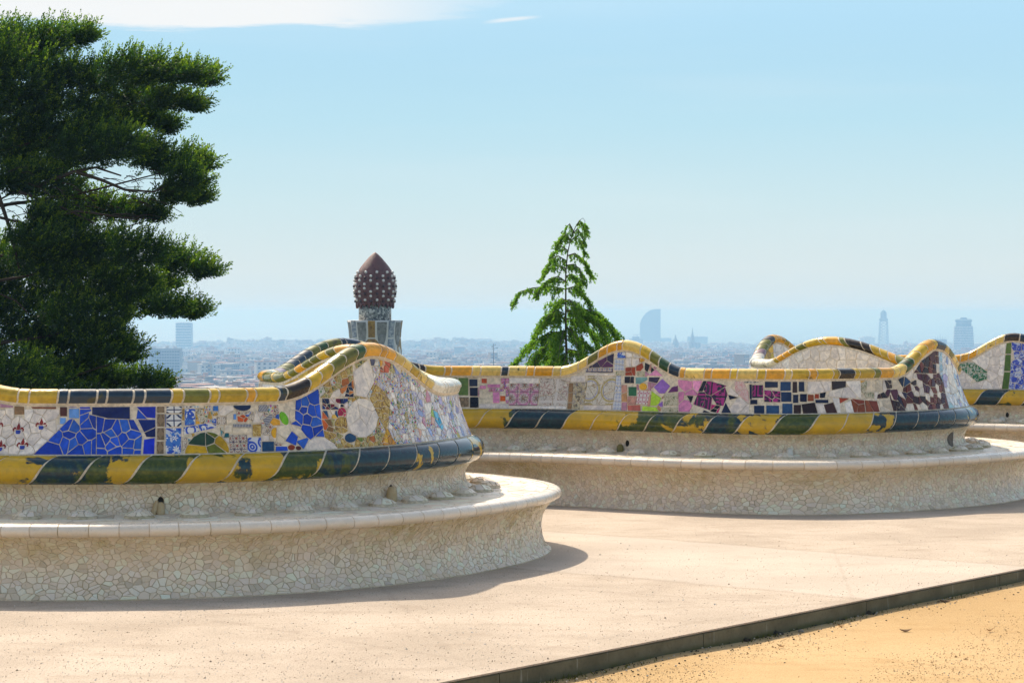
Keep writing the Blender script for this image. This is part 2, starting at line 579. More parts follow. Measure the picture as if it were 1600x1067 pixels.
def shard(mb, poly, surf, mat, tint, rng, h=0.004, bev=0.0013, uvrot=None, tilt=0.0017):
    """one raised piece with bevelled edges on the surface surf(a, b, height)"""
    c = centroid(poly); n = len(poly)
    bot = [surf(a, b, -0.0015) for a, b in poly]
    ta, tb = rng.uniform(-tilt, tilt), rng.uniform(-tilt, tilt)
    r = math.sqrt(max(1e-6, abs(area(poly))))
    topv = []
    for a, b in poly:
        d = math.hypot(a - c[0], b - c[1]) + 1e-9
        k = max(0.5, 1 - bev / d)
        hh = h + (ta * (a - c[0]) + tb * (b - c[1])) / r * 2
        topv.append(surf(c[0] + (a - c[0]) * k, c[1] + (b - c[1]) * k, hh))
    fs = [tuple(range(n, 2 * n))] + [(i, (i + 1) % n, n + (i + 1) % n, n + i) for i in range(n)]
    uv = None
    if uvrot is not None:
        ang, ox, oy = uvrot
        cs, sn = math.cos(ang), math.sin(ang)
        uu = [((a - ox) * cs - (b - oy) * sn, (a - ox) * sn + (b - oy) * cs) for a, b in poly]
        uv = uu + uu
    mb.add(bot + topv, fs, mat, tint, uv)
    return topv

def lay(pieces, surf, parent, name_of, style_of, rng, keep=300, h=0.004, rest="mosaic_infill"):
    """pieces -> the largest in the picture as parts, the others joined"""
    jobs = []
    for poly, st in pieces:
        pts = [surf(a, b, 0.003) for a, b in poly]
        a = px_area(pts); q = proj(pts[0])
        vis = -a if (-60 < q[0] < 1660 and q[1] < 1080) else 0
        jobs.append((vis, poly, st))
    jobs.sort(key=lambda j: -j[0])
    joined = MB(); cnt = {}
    for vis, poly, st in jobs:
        S = style_of(st, rng)
        mat, tint, rot = S["mat"], S["tint"], S.get("uv")
        nm = S.get("name") or name_of
        if rot == 'rand': rot = (rng.uniform(0, 6.28), poly[0][0] + rng.uniform(-.1, .1), poly[0][1] + rng.uniform(-.1, .1))
        elif rot == 'flat': rot = (0.0, 0.0, 0.0)
        elif rot == 'own':
            c = centroid(poly); rot = (0.0, c[0], c[1])
        if vis > 12 and cnt.get(nm, 0) < keep:
            cnt[nm] = cnt.get(nm, 0) + 1
            mb = MB(); shard(mb, poly, surf, mat, tint, rng, h, uvrot=rot); mb.build(nm, parent)
        else:
            shard(joined, poly, surf, mat, tint, rng, h, uvrot=rot)
    if joined.f: joined.build(rest, parent, "stuff")

def curved_tile(mb, surf, s0, s1, w0, w1, slant, mat, tint, h=0.006, ns=4, nw=8, inset=0.003, uv0=None):
    """glazed tile bent over a roll; slant(w) shifts its two ends along s"""
    def grid(k, hh, ins):
        vs_ = []
        for j in range(nw + 1):
            w = w0 + ins + (w1 - w0 - 2 * ins) * j / nw
            for i in range(ns + 1):
                s = s0 + ins + (s1 - s0 - 2 * ins) * i / ns + slant(w)
                vs_.append(surf(s, w, hh))
        return vs_
    top = grid(0, h, inset)
    fs = []
    for j in range(nw):
        for i in range(ns):
            a = j * (ns + 1) + i
            fs.append((a, a + 1, a + ns + 2, a + ns + 1))
    uv = [((s0 + (s1 - s0) * i / ns), w0 + (w1 - w0) * j / nw) for j in range(nw + 1) for i in range(ns + 1)]
    mb.add(top, fs, mat, tint, uv, smooth=True)
    ring = [i for i in range(ns + 1)] + [j * (ns + 1) + ns for j in range(1, nw + 1)] + [nw * (ns + 1) + i for i in range(ns - 1, -1, -1)] + [j * (ns + 1) for j in range(nw - 1, 0, -1)]
    low = grid(0, -0.002, 0.0)
    rv = [low[i] for i in ring] + [top[i] for i in ring]; n = len(ring)
    mb.add(rv, [(i, (i + 1) % n, n + (i + 1) % n, n + i) for i in range(n)], mat, tint, [uv[i] for i in ring] * 2)

def sweep(mb, fn, ws, s0, s1, ds, mat, smooth=True):
    ss = np.arange(s0, s1 + 1e-6, ds); vs_ = []
    for s in ss:
        for w in ws: vs_.append(fn(s, w))
    n = len(ws); fs = []
    for i in range(len(ss) - 1):
        for j in range(n - 1):
            a = i * n + j
            fs.append((a, a + n, a + n + 1, a + 1))
    mb.add(vs_, fs, mat, smooth=smooth)
# ------------------------------------------------------------------ ceramic materials
def m_glaze():
    M = Mat("glazed_ceramic", 0.16, 0.34)
    t = M.tint()
    f = M.noise(M.pos(), 26, 5, .6, .6)
    g = M.noise(M.pos(), 5, 3)
    c = M.mix(M.ramp(f, .3, .75), M.mix(1, t, (.72, .72, .75), 'MULTIPLY'), M.mix(1, t, (1.18, 1.16, 1.12), 'MULTIPLY'))
    d = M.ramp(M.noise(M.pos(), 90, 3), .62, .72)
    c = M.mix(M.math('MULTIPLY', d, .35), c, (.10, .085, .06))
    M.color(c)
    M.rough(M.ramp(g, .3, .7, .10, .26))
    M.bump(f, .002, .35)
    return M.m
def m_shard():
    M = Mat("cream_shard", 0.34, 0.35)
    t = M.tint()
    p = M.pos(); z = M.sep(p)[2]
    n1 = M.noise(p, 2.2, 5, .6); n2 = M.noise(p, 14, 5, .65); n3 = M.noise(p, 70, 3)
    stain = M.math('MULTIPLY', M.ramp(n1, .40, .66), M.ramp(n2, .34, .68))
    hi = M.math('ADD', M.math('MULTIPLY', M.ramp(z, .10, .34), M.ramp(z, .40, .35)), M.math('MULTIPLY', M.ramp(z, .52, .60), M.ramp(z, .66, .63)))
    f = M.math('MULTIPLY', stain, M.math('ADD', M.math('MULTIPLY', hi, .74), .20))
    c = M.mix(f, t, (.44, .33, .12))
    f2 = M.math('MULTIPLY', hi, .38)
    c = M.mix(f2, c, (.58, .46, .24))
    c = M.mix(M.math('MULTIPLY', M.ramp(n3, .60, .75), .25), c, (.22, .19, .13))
    M.color(c)
    M.rough(M.ramp(n2, .3, .7, .32, .55))
    M.bump(n3, .0015, .35)
    return M.m
def m_grout(name, c, moss=.5):
    M = Mat(name, 0.92, 0.2)
    p = M.pos()
    n1 = M.noise(p, 3.0, 5, .6); n2 = M.noise(p, 40, 4, .6)
    col = M.mix(M.ramp(n2, .3, .7), tuple(x * .75 for x in c), tuple(x * 1.15 for x in c))
    col = M.mix(M.math('MULTIPLY', M.ramp(n1, .42, .68), moss), col, (.23, .19, .045))
    M.color(col); M.bump(n2, .003, .6)
    return M.m
def m_blotch():
    """yellow or cream glaze with dark green and navy running into it; tint = (share of dark, green against navy, shift)"""
    M = Mat("yellow_and_navy_glaze", 0.13, 0.42)
    r, g, b = M.sep(M.tint())[0:3]
    p = M.n("ShaderNodeVectorMath", operation='ADD')
    M.t.links.new(M.pos(), p.inputs[0])
    cv = M.n("ShaderNodeCombineXYZ")
    M.t.links.new(M.math('MULTIPLY', b, 37.0), cv.inputs[0]); M.t.links.new(M.math('MULTIPLY', b, 11.0), cv.inputs[2])
    M.t.links.new(cv.outputs[0], p.inputs[1]); p = p.outputs[0]
    n1 = M.noise(p, 3.6, 6, .55, .5); n2 = M.noise(p, 9, 4, .6, .6); n3 = M.noise(p, 34, 4, .6)
    th = M.math('SUBTRACT', 1.0, r)
    v = M.math('ADD', M.math('MULTIPLY', M.math('SUBTRACT', n1, .5), 2.7), .5)
    f = M.ramp(M.math('SUBTRACT', v, th), -.03, .05)
    gmix = M.ramp(M.math('ADD', M.math('MULTIPLY', M.math('SUBTRACT', n2, .5), 1.5), g), .35, .65)
    dark = M.mix(gmix, (.010, .028, .040), (.040, .062, .012))
    dark = M.mix(M.ramp(n3, .4, .75), dark, M.mix(gmix, (.014, .055, .065), (.10, .115, .014)))
    yel = M.mix(M.ramp(n2, .3, .7), (.60, .355, .012), (.46, .285, .020))
    yel = M.mix(M.math('MULTIPLY', M.ramp(n3, .5, .75), .4), yel, (.33, .23, .03))
    M.color(M.mix(f, yel, dark))
    M.rough(M.ramp(n2, .3, .7, .08, .22))
    M.bump(n3, .0015, .25)
    return M.m
def m_cap():
    """cap tiles: the tint is the main colour, the noise lets a dark glaze run in"""
    M = Mat("cap_glaze", 0.14, 0.5)
    t = M.tint(); p = M.pos()
    n1 = M.noise(p, 7, 4, .55, .8); n2 = M.noise(p, 28, 4, .6)
    c = M.mix(M.ramp(n2, .3, .75), M.mix(1, t, (.78, .78, .75), 'MULTIPLY'), M.mix(1, t, (1.15, 1.15, 1.1), 'MULTIPLY'))
    c = M.mix(M.math('MULTIPLY', M.ramp(n1, .62, .68), .85), c, (.06, .052, .012))
    M.color(c); M.rough(M.ramp(n2, .3, .7, .09, .24)); M.bump(n2, .0015, .25)
    return M.m
def m_nose():
    M = Mat("cream_nosing_glaze", .26, .45)
    t = M.tint(); p = M.pos(); n1 = M.noise(p, 12, 5, .6); n2 = M.noise(p, 60, 3)
    c = M.mix(M.ramp(n1, .3, .7), M.mix(1, t, (.93, .92, .90), 'MULTIPLY'), t)
    c = M.mix(M.math('MULTIPLY', M.ramp(n2, .62, .76), .35), c, (.38, .30, .20))
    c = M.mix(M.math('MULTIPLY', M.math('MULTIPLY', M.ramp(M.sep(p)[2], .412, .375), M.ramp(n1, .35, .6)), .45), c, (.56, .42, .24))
    M.color(c); M.rough(M.ramp(n1, .3, .7, .2, .36)); M.bump(n2, .0015, .3)
    return M.m
NOSEM = m_nose()
GLAZE = m_glaze(); SHARD = m_shard(); BLOTCH = m_blotch(); CAPM = m_cap()
GROUT = m_grout("grey_grout", (.68, .545, .385), .42)
GROUT_L = m_grout("pale_mortar", (.70, .60, .46), .15)

def pat(name, size, base, layers, rough=.2, line=None):
    """printed tile: layers = (kind, colour, parameters) on square units of the given size"""
    M = Mat(name, rough, .5)
    uv = M.uv(); x, y, _z = M.sep(uv)[0:3]
    fx = M.math('SUBTRACT', M.math('FRACT', M.math('DIVIDE', x, size)), .5)
    fy = M.math('SUBTRACT', M.math('FRACT', M.math('DIVIDE', y, size)), .5)
    rad = M.math('SQRT', M.math('ADD', M.math('MULTIPLY', fx, fx), M.math('MULTIPLY', fy, fy)))
    ang = M.math('ARCTAN2', fy, fx)
    c = base
    big = M.noise(uv, 6, 3)
    c = M.mix(big, tuple(v * .86 for v in base), tuple(min(.9, v * 1.08) for v in base))
    for L in layers:
        k, col = L[0], L[1]
        if k == 'petal':                       # (n, radius, depth, inner)
            n, r0, dp, ri = L[2:]
            edge_ = M.math('MULTIPLY', M.math('ADD', 1 - dp, M.math('MULTIPLY', M.math('COSINE', M.math('MULTIPLY', ang, n)), dp)), r0)
            f = M.math('MULTIPLY', M.ramp(M.math('SUBTRACT', edge_, rad), -.02, .02), M.ramp(rad, ri - .02, ri + .02))
        elif k == 'ring':                      # (radius, half width)
            f = M.ramp(M.math('ABSOLUTE', M.math('SUBTRACT', rad, L[2])), L[3], L[3] * .6)
        elif k == 'dot':
            f = M.ramp(rad, L[2], L[2] * .8)
        elif k == 'diag':                      # crossing diagonals (half width)
            d = M.math('MINIMUM', M.math('ABSOLUTE', M.math('ADD', fx, fy)), M.math('ABSOLUTE', M.math('SUBTRACT', fx, fy)))
            f = M.ramp(d, L[2], L[2] * .6)
        elif k == 'cross':
            d = M.math('MINIMUM', M.math('ABSOLUTE', fx), M.math('ABSOLUTE', fy))
            f = M.ramp(d, L[2], L[2] * .6)
        elif k == 'frame':
            d = M.math('SUBTRACT', .5, M.math('MAXIMUM', M.math('ABSOLUTE', fx), M.math('ABSOLUTE', fy)))
            f = M.ramp(d, L[2], L[2] * .7)
        elif k == 'stripe':
            f = M.ramp(M.math('ABSOLUTE', M.math('SUBTRACT', M.math('FRACT', M.math('MULTIPLY', M.math('DIVIDE', x, size), L[2])), .5)), .22, .18)
        elif k == 'noise':                     # (scale, threshold)
            f = M.ramp(M.noise(uv, L[2], 3, .55, .8), L[3], L[3] + .03)
        elif k == 'curl':                      # thin curling lines (scale, half width)
            v = M.noise(uv, L[2], 2, .5, 1.4)
            f = M.ramp(M.math('ABSOLUTE', M.math('SUBTRACT', v, .5)), L[3], L[3] * .5)
        elif k == 'fleck':                     # (scale, threshold)
            f = M.ramp(M.vor(uv, L[2]), L[3], L[3] * .8)
        elif k == 'cells':                     # random flecks of several colours
            f = M.ramp(M.vor(uv, L[2]), L[3] * 1.15, L[3] * .95)
            rc = M.vor(uv, L[2], 'F1', 'Color')
            hs = M.n("ShaderNodeValToRGB")
            M.t.links.new(M.sep(rc)[0], hs.inputs[0])
            hs.color_ramp.interpolation = 'CONSTANT'
            while len(hs.color_ramp.elements) < len(col): hs.color_ramp.elements.new(.5)
            for i, cc in enumerate(col):
                hs.color_ramp.elements[i].position = i / len(col); hs.color_ramp.elements[i].color = (*cc, 1)
            c = M.mix(f, c, hs.outputs[0]); continue
        c = M.mix(f, c, col)
    M.color(c)
    M.rough(M.ramp(big, .3, .7, rough * .7, rough * 1.4))
    return M.m
WHT = (.72, .69, .64); CRM = (.62, .53, .42); NVY = (.012, .02, .075); BLU = (.02, .07, .42); MID = (.05, .17, .50); BRN = (.10, .045, .022)
GLD = (.50, .29, .035); TEA = (.09, .26, .27); RED = (.33, .035, .02); GRN = (.05, .14, .035); LIL = (.36, .30, .47); PNK = (.56, .23, .36); ORG = (.50, .14, .03)
PAT = {
 'wheel': pat("navy_wheel_print", .135, WHT, [('dot', (.30, .47, .55), .40), ('petal', WHT, 14, .36, .25, .05), ('ring', NVY, .42, .05), ('dot', NVY, .06), ('frame', NVY, .03)]),
 'bluefloral': pat("blue_floral_print", .06, (.55, .57, .62), [('noise', MID, 22, .47), ('noise', BLU, 30, .56), ('petal', WHT, 5, .3, .4, .04)]),
 'bluetile': pat("blue_and_white_print", .09, WHT, [('noise', MID, 14, .5), ('ring', BLU, .30, .08), ('curl', BLU, 12, .04)]),
 'ochre': pat("ochre_and_teal_print", .07, (.58, .52, .38), [('noise', TEA, 16, .53), ('stripe', GLD, 1.0), ('curl', (.16, .10, .04), 16, .025), ('noise', WHT, 12, .62)]),
 'star': pat("brown_star_print", .05, CRM, [('petal', BRN, 8, .42, .62, .07), ('frame', (.40, .26, .17), .03), ('dot', GLD, .06)]),
 'geometric': pat("brown_lattice_print", .042, (.60, .52, .42), [('diag', (.22, .08, .04), .07), ('cross', (.26, .13, .08), .05), ('dot', RED, .14), ('frame', NVY, .05)]),
 'scroll': pat("blue_scroll_print", .075, (.60, .60, .62), [('ring', BLU, .36, .10), ('ring', BLU, .14, .09), ('noise', BLU, 20, .56)]),
 'gold': pat("gold_brocade_print", .06, (.40, .235, .035), [('curl', (.62, .46, .16), 22, .035), ('noise', (.20, .10, .02), 30, .58), ('petal', (.55, .36, .06), 6, .34, .5, .06)]),
 'olive': pat("olive_brocade_print", .05, (.33, .27, .07), [('noise', (.07, .09, .03), 26, .55), ('curl', (.55, .47, .22), 26, .04), ('fleck', (.45, .08, .03), 60, .25)]),
 'meadow': pat("flowered_print", .06, (.62, .56, .50), [('curl', (.20, .24, .10), 28, .03), ('cells', [(.04, .07, .38), (.52, .08, .04), (.58, .38, .03), (.08, .22, .05), (.42, .06, .28), (.12, .30, .45)], 60, .42)]),
 'lilac': pat("lilac_print", .06, (.58, .54, .56), [('noise', LIL, 20, .55), ('curl', (.30, .26, .40), 24, .03), ('cells', [(.52, .16, .10), (.12, .20, .52), (.62, .57, .5), (.5, .34, .06)], 48, .30)]),
 'rosette': pat("pink_rosette_print", .115, (.60, .50, .48), [('ring', PNK, .47, .11), ('frame', (.13, .06, .11), .03), ('petal', (.20, .10, .10), 12, .34, .5, .05), ('petal', (.16, .20, .10), 8, .22, .6, .04), ('dot', RED, .06), ('curl', (.28, .15, .10), 40, .03)]),
 'strap': pat("pink_strap_print", .115, PNK, [('petal', (.64, .58, .52), 4, .44, .3, .0), ('cells', [(.08, .10, .34), (.40, .20, .05), (.30, .05, .06), (.16, .22, .08)], 75, .40), ('frame', (.20, .06, .14), .03)]),
 'ornate': pat("grey_ornament_print", .21, (.60, .53, .44), [('curl', (.22, .17, .13), 14, .022), ('petal', (.40, .26, .22), 7, .30, .7, .10), ('curl', (.33, .18, .14), 22, .02), ('frame', (.62, .55, .48), .06)]),
 'leafy': pat("brown_leaf_print", .08, (.50, .42, .26), [('noise', (.15, .12, .08), 24, .54), ('petal', (.20, .19, .26), 6, .3, .6, .06), ('curl', (.30, .20, .08), 26, .03)]),
 'majolica': pat("cream_border_print", .21, (.60, .54, .44), [('ring', (.42, .33, .12), .44, .05), ('ring', (.22, .25, .46), .36, .018), ('curl', (.28, .19, .10), 20, .022), ('noise', (.38, .27, .10), 22, .64)]),
 'azulejo': pat("blue_and_yellow_print", .03, (.60, .58, .55), [('petal', (.12, .22, .50), 4, .46, .5, .12), ('dot', (.55, .40, .08), .14), ('diag', (.35, .42, .58), .05)]),
 'magenta': pat("magenta_and_black_print", .13, (.30, .012, .14), [('ring', (.016, .014, .030), .30, .07), ('stripe', (.035, .012, .035), 2.0), ('noise', (.36, .02, .17), 14, .52), ('dot', (.014, .012, .026), .14), ('frame', (.016, .012, .026), .06)]),
 'palepink': pat("pale_pink_print", .07, (.60, .46, .42), [('curl', (.55, .20, .20), 26, .04), ('noise', (.60, .33, .31), 20, .58)]),
 'lattice': pat("black_lattice_print", .03, (.56, .52, .48), [('curl', (.012, .012, .02), 46, .07), ('frame', (.02, .02, .03), .08)]),
 'clover': pat("red_clover_print", .07, (.64, .58, .54), [('petal', (.42, .07, .12), 4, .40, .6, .04), ('frame', (.45, .14, .18), .06)]),
 'greenleaf': pat("green_leaf_print", .05, (.55, .57, .46), [('noise', (.04, .17, .06), 34, .47), ('curl', (.02, .09, .04), 40, .03)]),
 'cobalt': pat("cobalt_print", .10, (.52, .55, .66), [('noise', (.03, .06, .42), 15, .49), ('curl', (.02, .04, .34), 18, .05), ('noise', (.20, .27, .56), 26, .58)]),
 'mossflower': pat("moss_flower_print", .07, (.52, .46, .32), [('noise', (.16, .19, .09), 26, .57), ('curl', (.25, .20, .10), 30, .03)]),
 'rustic': pat("carved_brown_print", .055, (.25, .17, .09), [('ring', (.12, .07, .035), .33, .07), ('petal', (.34, .22, .10), 6, .24, .5, .0), ('noise', (.14, .10, .05), 28, .56)], .4),
 'flowerband': pat("flower_band_print", .05, (.55, .50, .42), [('petal', (.34, .10, .04), 6, .42, .5, .05), ('dot', (.10, .22, .42), .16), ('frame', (.05, .04, .10), .12)]),
 'dash': pat("dashed_navy_print", .010, (.45, .42, .40), [('stripe', NVY, 1.0)]),
}
def G(*hexes, k=1.25, name=None, var=.14):
    return ('g', [lin(h, k) for h in hexes], name, var)
STY = {
 # style: list of (weight, kind, data)
 'white': G('c9bfb4', 'd2c8be', 'c2b8ae', 'cbc0b2', name='white_tile', var=.05, k=1.35),
 'blue': G('1a43b0', '2450c0', '1838a0', '2a5cb8', name='blue_tile', k=1.1),
 'royal': G('1626a8', '1a30bb', name='blue_tile', k=1.1), 'navy': G('101a52', '0f1a42', '16276a', name='navy_tile', k=1.2), 'sky': G('5f8cc8', name='blue_tile'),
 'ink': G('15182e', '1b2138', '12141f', name='navy_tile'), 'steel': G('223a5e', '1c2c4a', '2b4a70', name='navy_tile'),
 'brown': G('6b3a22', '7a4428', name='brown_tile'), 'mauve': G('9a7285', name='brown_tile'), 'tan': G('8a6a45', name='brown_tile'),
 'maroon': G('4a1a14', '53201a', '3c1412', name='brown_tile'), 'choc': G('33201c', '3c2420', '2a1a18', name='brown_tile'), 'rust': G('74331e', '80401f', '6a2c1c', name='brown_tile'),
 'darkmix': G('35201d', '4a2420', '43202c', '2c2436', '5a2a1c', '4d2633', '6a3020', name='brown_tile'),
 'green': G('46601e', '52682a', name='green_tile'), 'lime': G('9cc41c', 'a6c830', name='lime_tile', k=1.15), 'forest': G('1f5a38', name='green_tile'), 'sprout': G('6fb414', name='lime_tile', k=1.15),
 'pink': G('c47ba0', 'cc84aa', 'bb7498', name='pink_tile'), 'violet': G('8c62b0', name='violet_tile'), 'purple': G('4a2048', '3a1a40', '5c2858', '2a1c3c', name='violet_tile'),
 'salmon': G('b4604c', 'a8584a', name='red_tile'), 'red': G('963a1c', '8c3618', name='red_tile'), 'orange': G('c85a1c', 'b84a18', name='red_tile'), 'mustard': G('c8961c', 'b8881c', name='yellow_tile'),
 'rose': G('a87888', 'b08070', 'a87c50', name='pink_tile'), 'black': G('12121c', '181420', name='navy_tile'), 'teal': G('6a9490', '54888c', name='blue_tile'), 'aqua': G('3f96bc', '5aa6c4', name='blue_tile'),
 'deep': G('1b3f60', '244a5c', '1a3050', name='navy_tile'), 'ivory': G('cdbfa8', 'c4b59c', name='white_tile'), 'yellow': G('cfa21a', 'bf941c', 'a8801c', 'b89a20', name='yellow_tile'),
 'bead': G('c05a28', '1a2c80', 'd0c4b4', '7a2014', 'c8a040', '20406a', name='small_tile'), 'petals': G('101c44', '1c2c66', 'd2c8be', '172038', 'c8b8b0', '6a1830', name='small_tile'),
 'fan': G('141c3c', '101830', '1a2650', 'c87838', 'cbbfb0', '5a7a9a', name='small_tile'),
 'nosemix': [(3, 'lilac'), (3, 'meadow'), (6, G('d0c8c4', 'c6bcc0', 'd8d0c6', name='white_tile', var=.06)), (1.1, G('8f9cc4', '7f86b0', 'a89cc0', name='blue_tile')), (.7, G('c89a84', 'bb8090', name='pink_tile')), (.5, G('a89438', '8ba040', name='yellow_tile'))],
 'nosepale': [(7, G('d2cac8', 'c8c0c6', 'd8d2cc', name='white_tile', var=.06)), (2, 'lilac'), (1.2, G('9fb0d0', '8f96c0', name='blue_tile')), (.6, G('c8a898', name='pink_tile'))],
 'noseflower': [(5, 'meadow'), (3, 'lilac'), (2, G('d0c8c0', name='white_tile')), (.8, 'olive')],
 'nose2': [(4, G('cfd0d2', 'c4c8cc', 'd6d2cc', name='white_tile', var=.06)), (2, G('8fb0b8', '8898c0', '9ab0c8', 'a098b8', name='blue_tile')), (1, 'lilac')],
 'rustwhite': [(6, G('35201d', '4a2420', '43202c', '2c2436', '5a2a1c', '4d2633', name='brown_tile')), (3.4, G('cdc2b2', 'c6bbae', name='white_tile', var=.06))],
 'rustwhite2': [(9, G('4a2420', '43202c', '5a2a1c', '4d2633', '6a3020', name='brown_tile')), (2.0, G('cdc2b2', name='white_tile', var=.06))],
 'lower': [(3, 'olive'), (2, 'gold'), (1, 'meadow'), (.7, G('a05a20', '6a7a20', name='yellow_tile'))],
 'mixtile': [(2.2, 'meadow'), (1.6, 'geometric'), (1.3, 'star'), (1.0, G('1a3a90', '2450a8', '122058', name='blue_tile')), (.9, G('b0521c', 'c8901c', '4c6a20', '1f6068', name='yellow_tile')), (1.2, G('cbc0b4', 'c8bcb0', name='white_tile', var=.06)), (.8, 'bluetile'), (.7, 'ochre')],
 'mixa': [(.8, G('1a3a90', '2f68b0', '1f6a78', name='blue_tile')), (.6, G('c8901c', 'b05a1c', name='yellow_tile')), (3, 'ochre'), (1.5, 'meadow'), (1, 'bluetile'), (.6, G('cbc0b4', name='white_tile'))],
}
LINED = {'wheel', 'star', 'geometric', 'rosette', 'strap', 'ornate', 'leafy', 'majolica', 'azulejo', 'lattice', 'dash', 'flowerband', 'clover', 'bluefloral', 'cobalt', 'magenta', 'rustic'}
def style_of(st, rng):
    own = False
    if st.startswith('='): own = True; st = st[1:]
    s = STY.get(st, st)
    if isinstance(s, list): s = pick(s, rng)[1]
    if isinstance(s, str):
        return {"mat": PAT[s], "tint": (1, 1, 1), "name": "patterned_tile", "uv": 'own' if own else ('flat' if s in LINED and st in PAT else 'rand')}
    _k, cols, nm, var = s
    c = rng.choice(cols); k = 1 + rng.uniform(-var, var)
    return {"mat": GLAZE, "tint": tuple(v * k for v in c), "name": nm}

# ------------------------------------------------------------------ bench
rng = random.Random(11)
bench = empty("mosaic_bench", (0, 0, 0), "long wavy stone bench with a colourful broken tile mosaic back and rolled yellow cap", "bench")
# bodies of mortar that carry the tiles
def prof_ws(P, n): return [P.L * i / n for i in range(n + 1)]
mb = MB(); sweep(mb, lambda s, w: p_prof(P_BASE, s, w, 0), prof_ws(P_BASE, 16), 0, LEN, .05, GROUT); base = mb.build("base", bench)
mb = MB(); sweep(mb, lambda s, w: p_prof(P_NOSE, s, w, 0), prof_ws(P_NOSE, 12), 0, LEN, .05, GROUT)
sweep(mb, lambda s, w: p_prof(P_SEAT, s, w, 0), prof_ws(P_SEAT, 8), 0, LEN, .05, GROUT_L); seat = mb.build("seat", bench)
mb = MB(); sweep(mb, lambda s, w: p_prof(P_WALL, s, w, 0), prof_ws(P_WALL, 14), 0, LEN, .05, GROUT); lumb = mb.build("lower_back", bench)
mb = MB(); sweep(mb, lambda s, w: p_prof(P_ROLL, s, w, 0), prof_ws(P_ROLL, 18), 0, LEN, .05, GROUT_L); roll = mb.build("lumbar_roll", bench)
mb = MB(); sweep(mb, lambda s, t: p_back(s, ZB0 - .004 + t * (ztop(s) + .006 - ZB0), 0), [i / 8 for i in range(9)], 0, LEN, .04, GROUT_L)
sweep(mb, lambda s, t: p_outer(s, (ZC[min(NS, int(s / DS))] - .075) * (1 - t) + .3 * t, 0), [i / 6 for i in range(7)], 0, LEN, .04, GROUT_L)
sweep(mb, lambda s, t: p_outer(s, .3 * (1 - t) - 3.5 * t, 0), [0, .5, 1], 0, LEN, .04, GROUT)
backr = mb.build("backrest", bench)
mb = MB(); sweep(mb, lambda s, w: p_prof(P_CAP, s, w, 0, True), prof_ws(P_CAP, 20), 0, LEN, .04, GROUT_L); capo = mb.build("cap", bench)
# the open ends of the wall, outside the picture, are closed
for s_end, nm in ((0.0, "end_wall"), (LEN - .01, "end_wall")):
    mb = MB(); ring = []
    for P, rel in ((P_BASE, 0), (P_NOSE, 0), (P_SEAT, 0), (P_WALL, 0), (P_ROLL, 0)):
        ring += [p_prof(P, s_end, w, 0, rel) for w in prof_ws(P, 8)]
    ring += [p_back(s_end, ZB0 + t * (ztop(s_end) - ZB0), 0) for t in (.2, .6, 1)]
    ring += [p_prof(P_CAP, s_end, w, 0, True) for w in prof_ws(P_CAP, 10)]
    ring += [p_outer(s_end, z, 0) for z in (.9, .5, .0)]
    mb.add(ring, [tuple(range(len(ring)))], GROUT_L); mb.build(nm, bench)

# cream shards of the base and of the wall under the roll
def shard_style(st, rng):
    v = rng.gauss(0, 1)
    k = 1 + .075 * v
    warm = rng.uniform(-.02, .03)
    b = (.81 + warm, .665 + warm * .3, .525 - warm)
    if rng.random() < .10: b = (.68, .56, .42)
    return {"mat": SHARD, "tint": tuple(min(.8, max(.2, c * k)) for c in b)}
s_lo, s_hi = 0.6, LEN - .3
def zone(P, size, gap, nm, parent, keep=300, h=.004):
    pat_ = [Patch([(s_lo, .004), (s_hi, .004), (s_hi, P.L - .004), (s_lo, P.L - .004)], size, 'x', gap)]
    lay(mosaic(pat_, rng, .62, vary=.16), lambda a, b, hh: p_prof(P, a, b, hh), parent, nm, shard_style, rng, keep, h, rest="shard_infill")
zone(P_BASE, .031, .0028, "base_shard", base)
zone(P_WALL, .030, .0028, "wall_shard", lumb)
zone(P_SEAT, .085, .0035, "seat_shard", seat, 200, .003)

# domes along the back of the seat
def dome_mesh():
    mb = MB(); rg = random.Random(5); Rr, H = .090, .046
    sf = lambda x, y, h: (x, y, H * math.sqrt(max(0.0, 1 - (x * x + y * y) / (Rr * Rr))) + h)
    mb.lathe((0, 0, -.004), [(Rr, 0), (Rr * .96, H * .28), (Rr * .8, H * .6), (Rr * .5, H * .87), (.002, H)], GROUT, 16)
    pl = [Patch([(Rr * .95 * math.cos(2 * math.pi * i / 14), Rr * .95 * math.sin(2 * math.pi * i / 14)) for i in range(14)], .045, 'x', .004)]
    for poly, _ in mosaic(pl, rg):
        S = shard_style('x', rg); shard(mb, poly, sf, S["mat"], S["tint"], rg, .002)
    return mb.mesh("dome")
DOME = dome_mesh()
s = .9; first = True
while s < LEN - .5:
    o = bpy.data.objects.new("seat_dome", DOME); COL.objects.link(o); o.parent = seat
    x, y, nx, ny, zc = frame(s)
    o.location = (x + nx * .155, y + ny * .155, .420); o.rotation_euler = (0, 0, rng.uniform(0, 6.28))
    s += .30

# rounded nosing: glazed cream pieces
s = s_lo
while s < s_hi:
    l = .128 + rng.uniform(-.008, .012)
    k = rng.uniform(.9, 1.06)
    mb = MB(); curved_tile(mb, lambda a, w, h: p_prof(P_NOSE, a, w, h), s, s + l - .0022, .004, P_NOSE.L - .002, lambda w: 0, NOSEM, (.76 * k, .66 * k, .54 * k), .0045, 3, 9, .001)
    mb.build("nosing_tile", seat); s += l

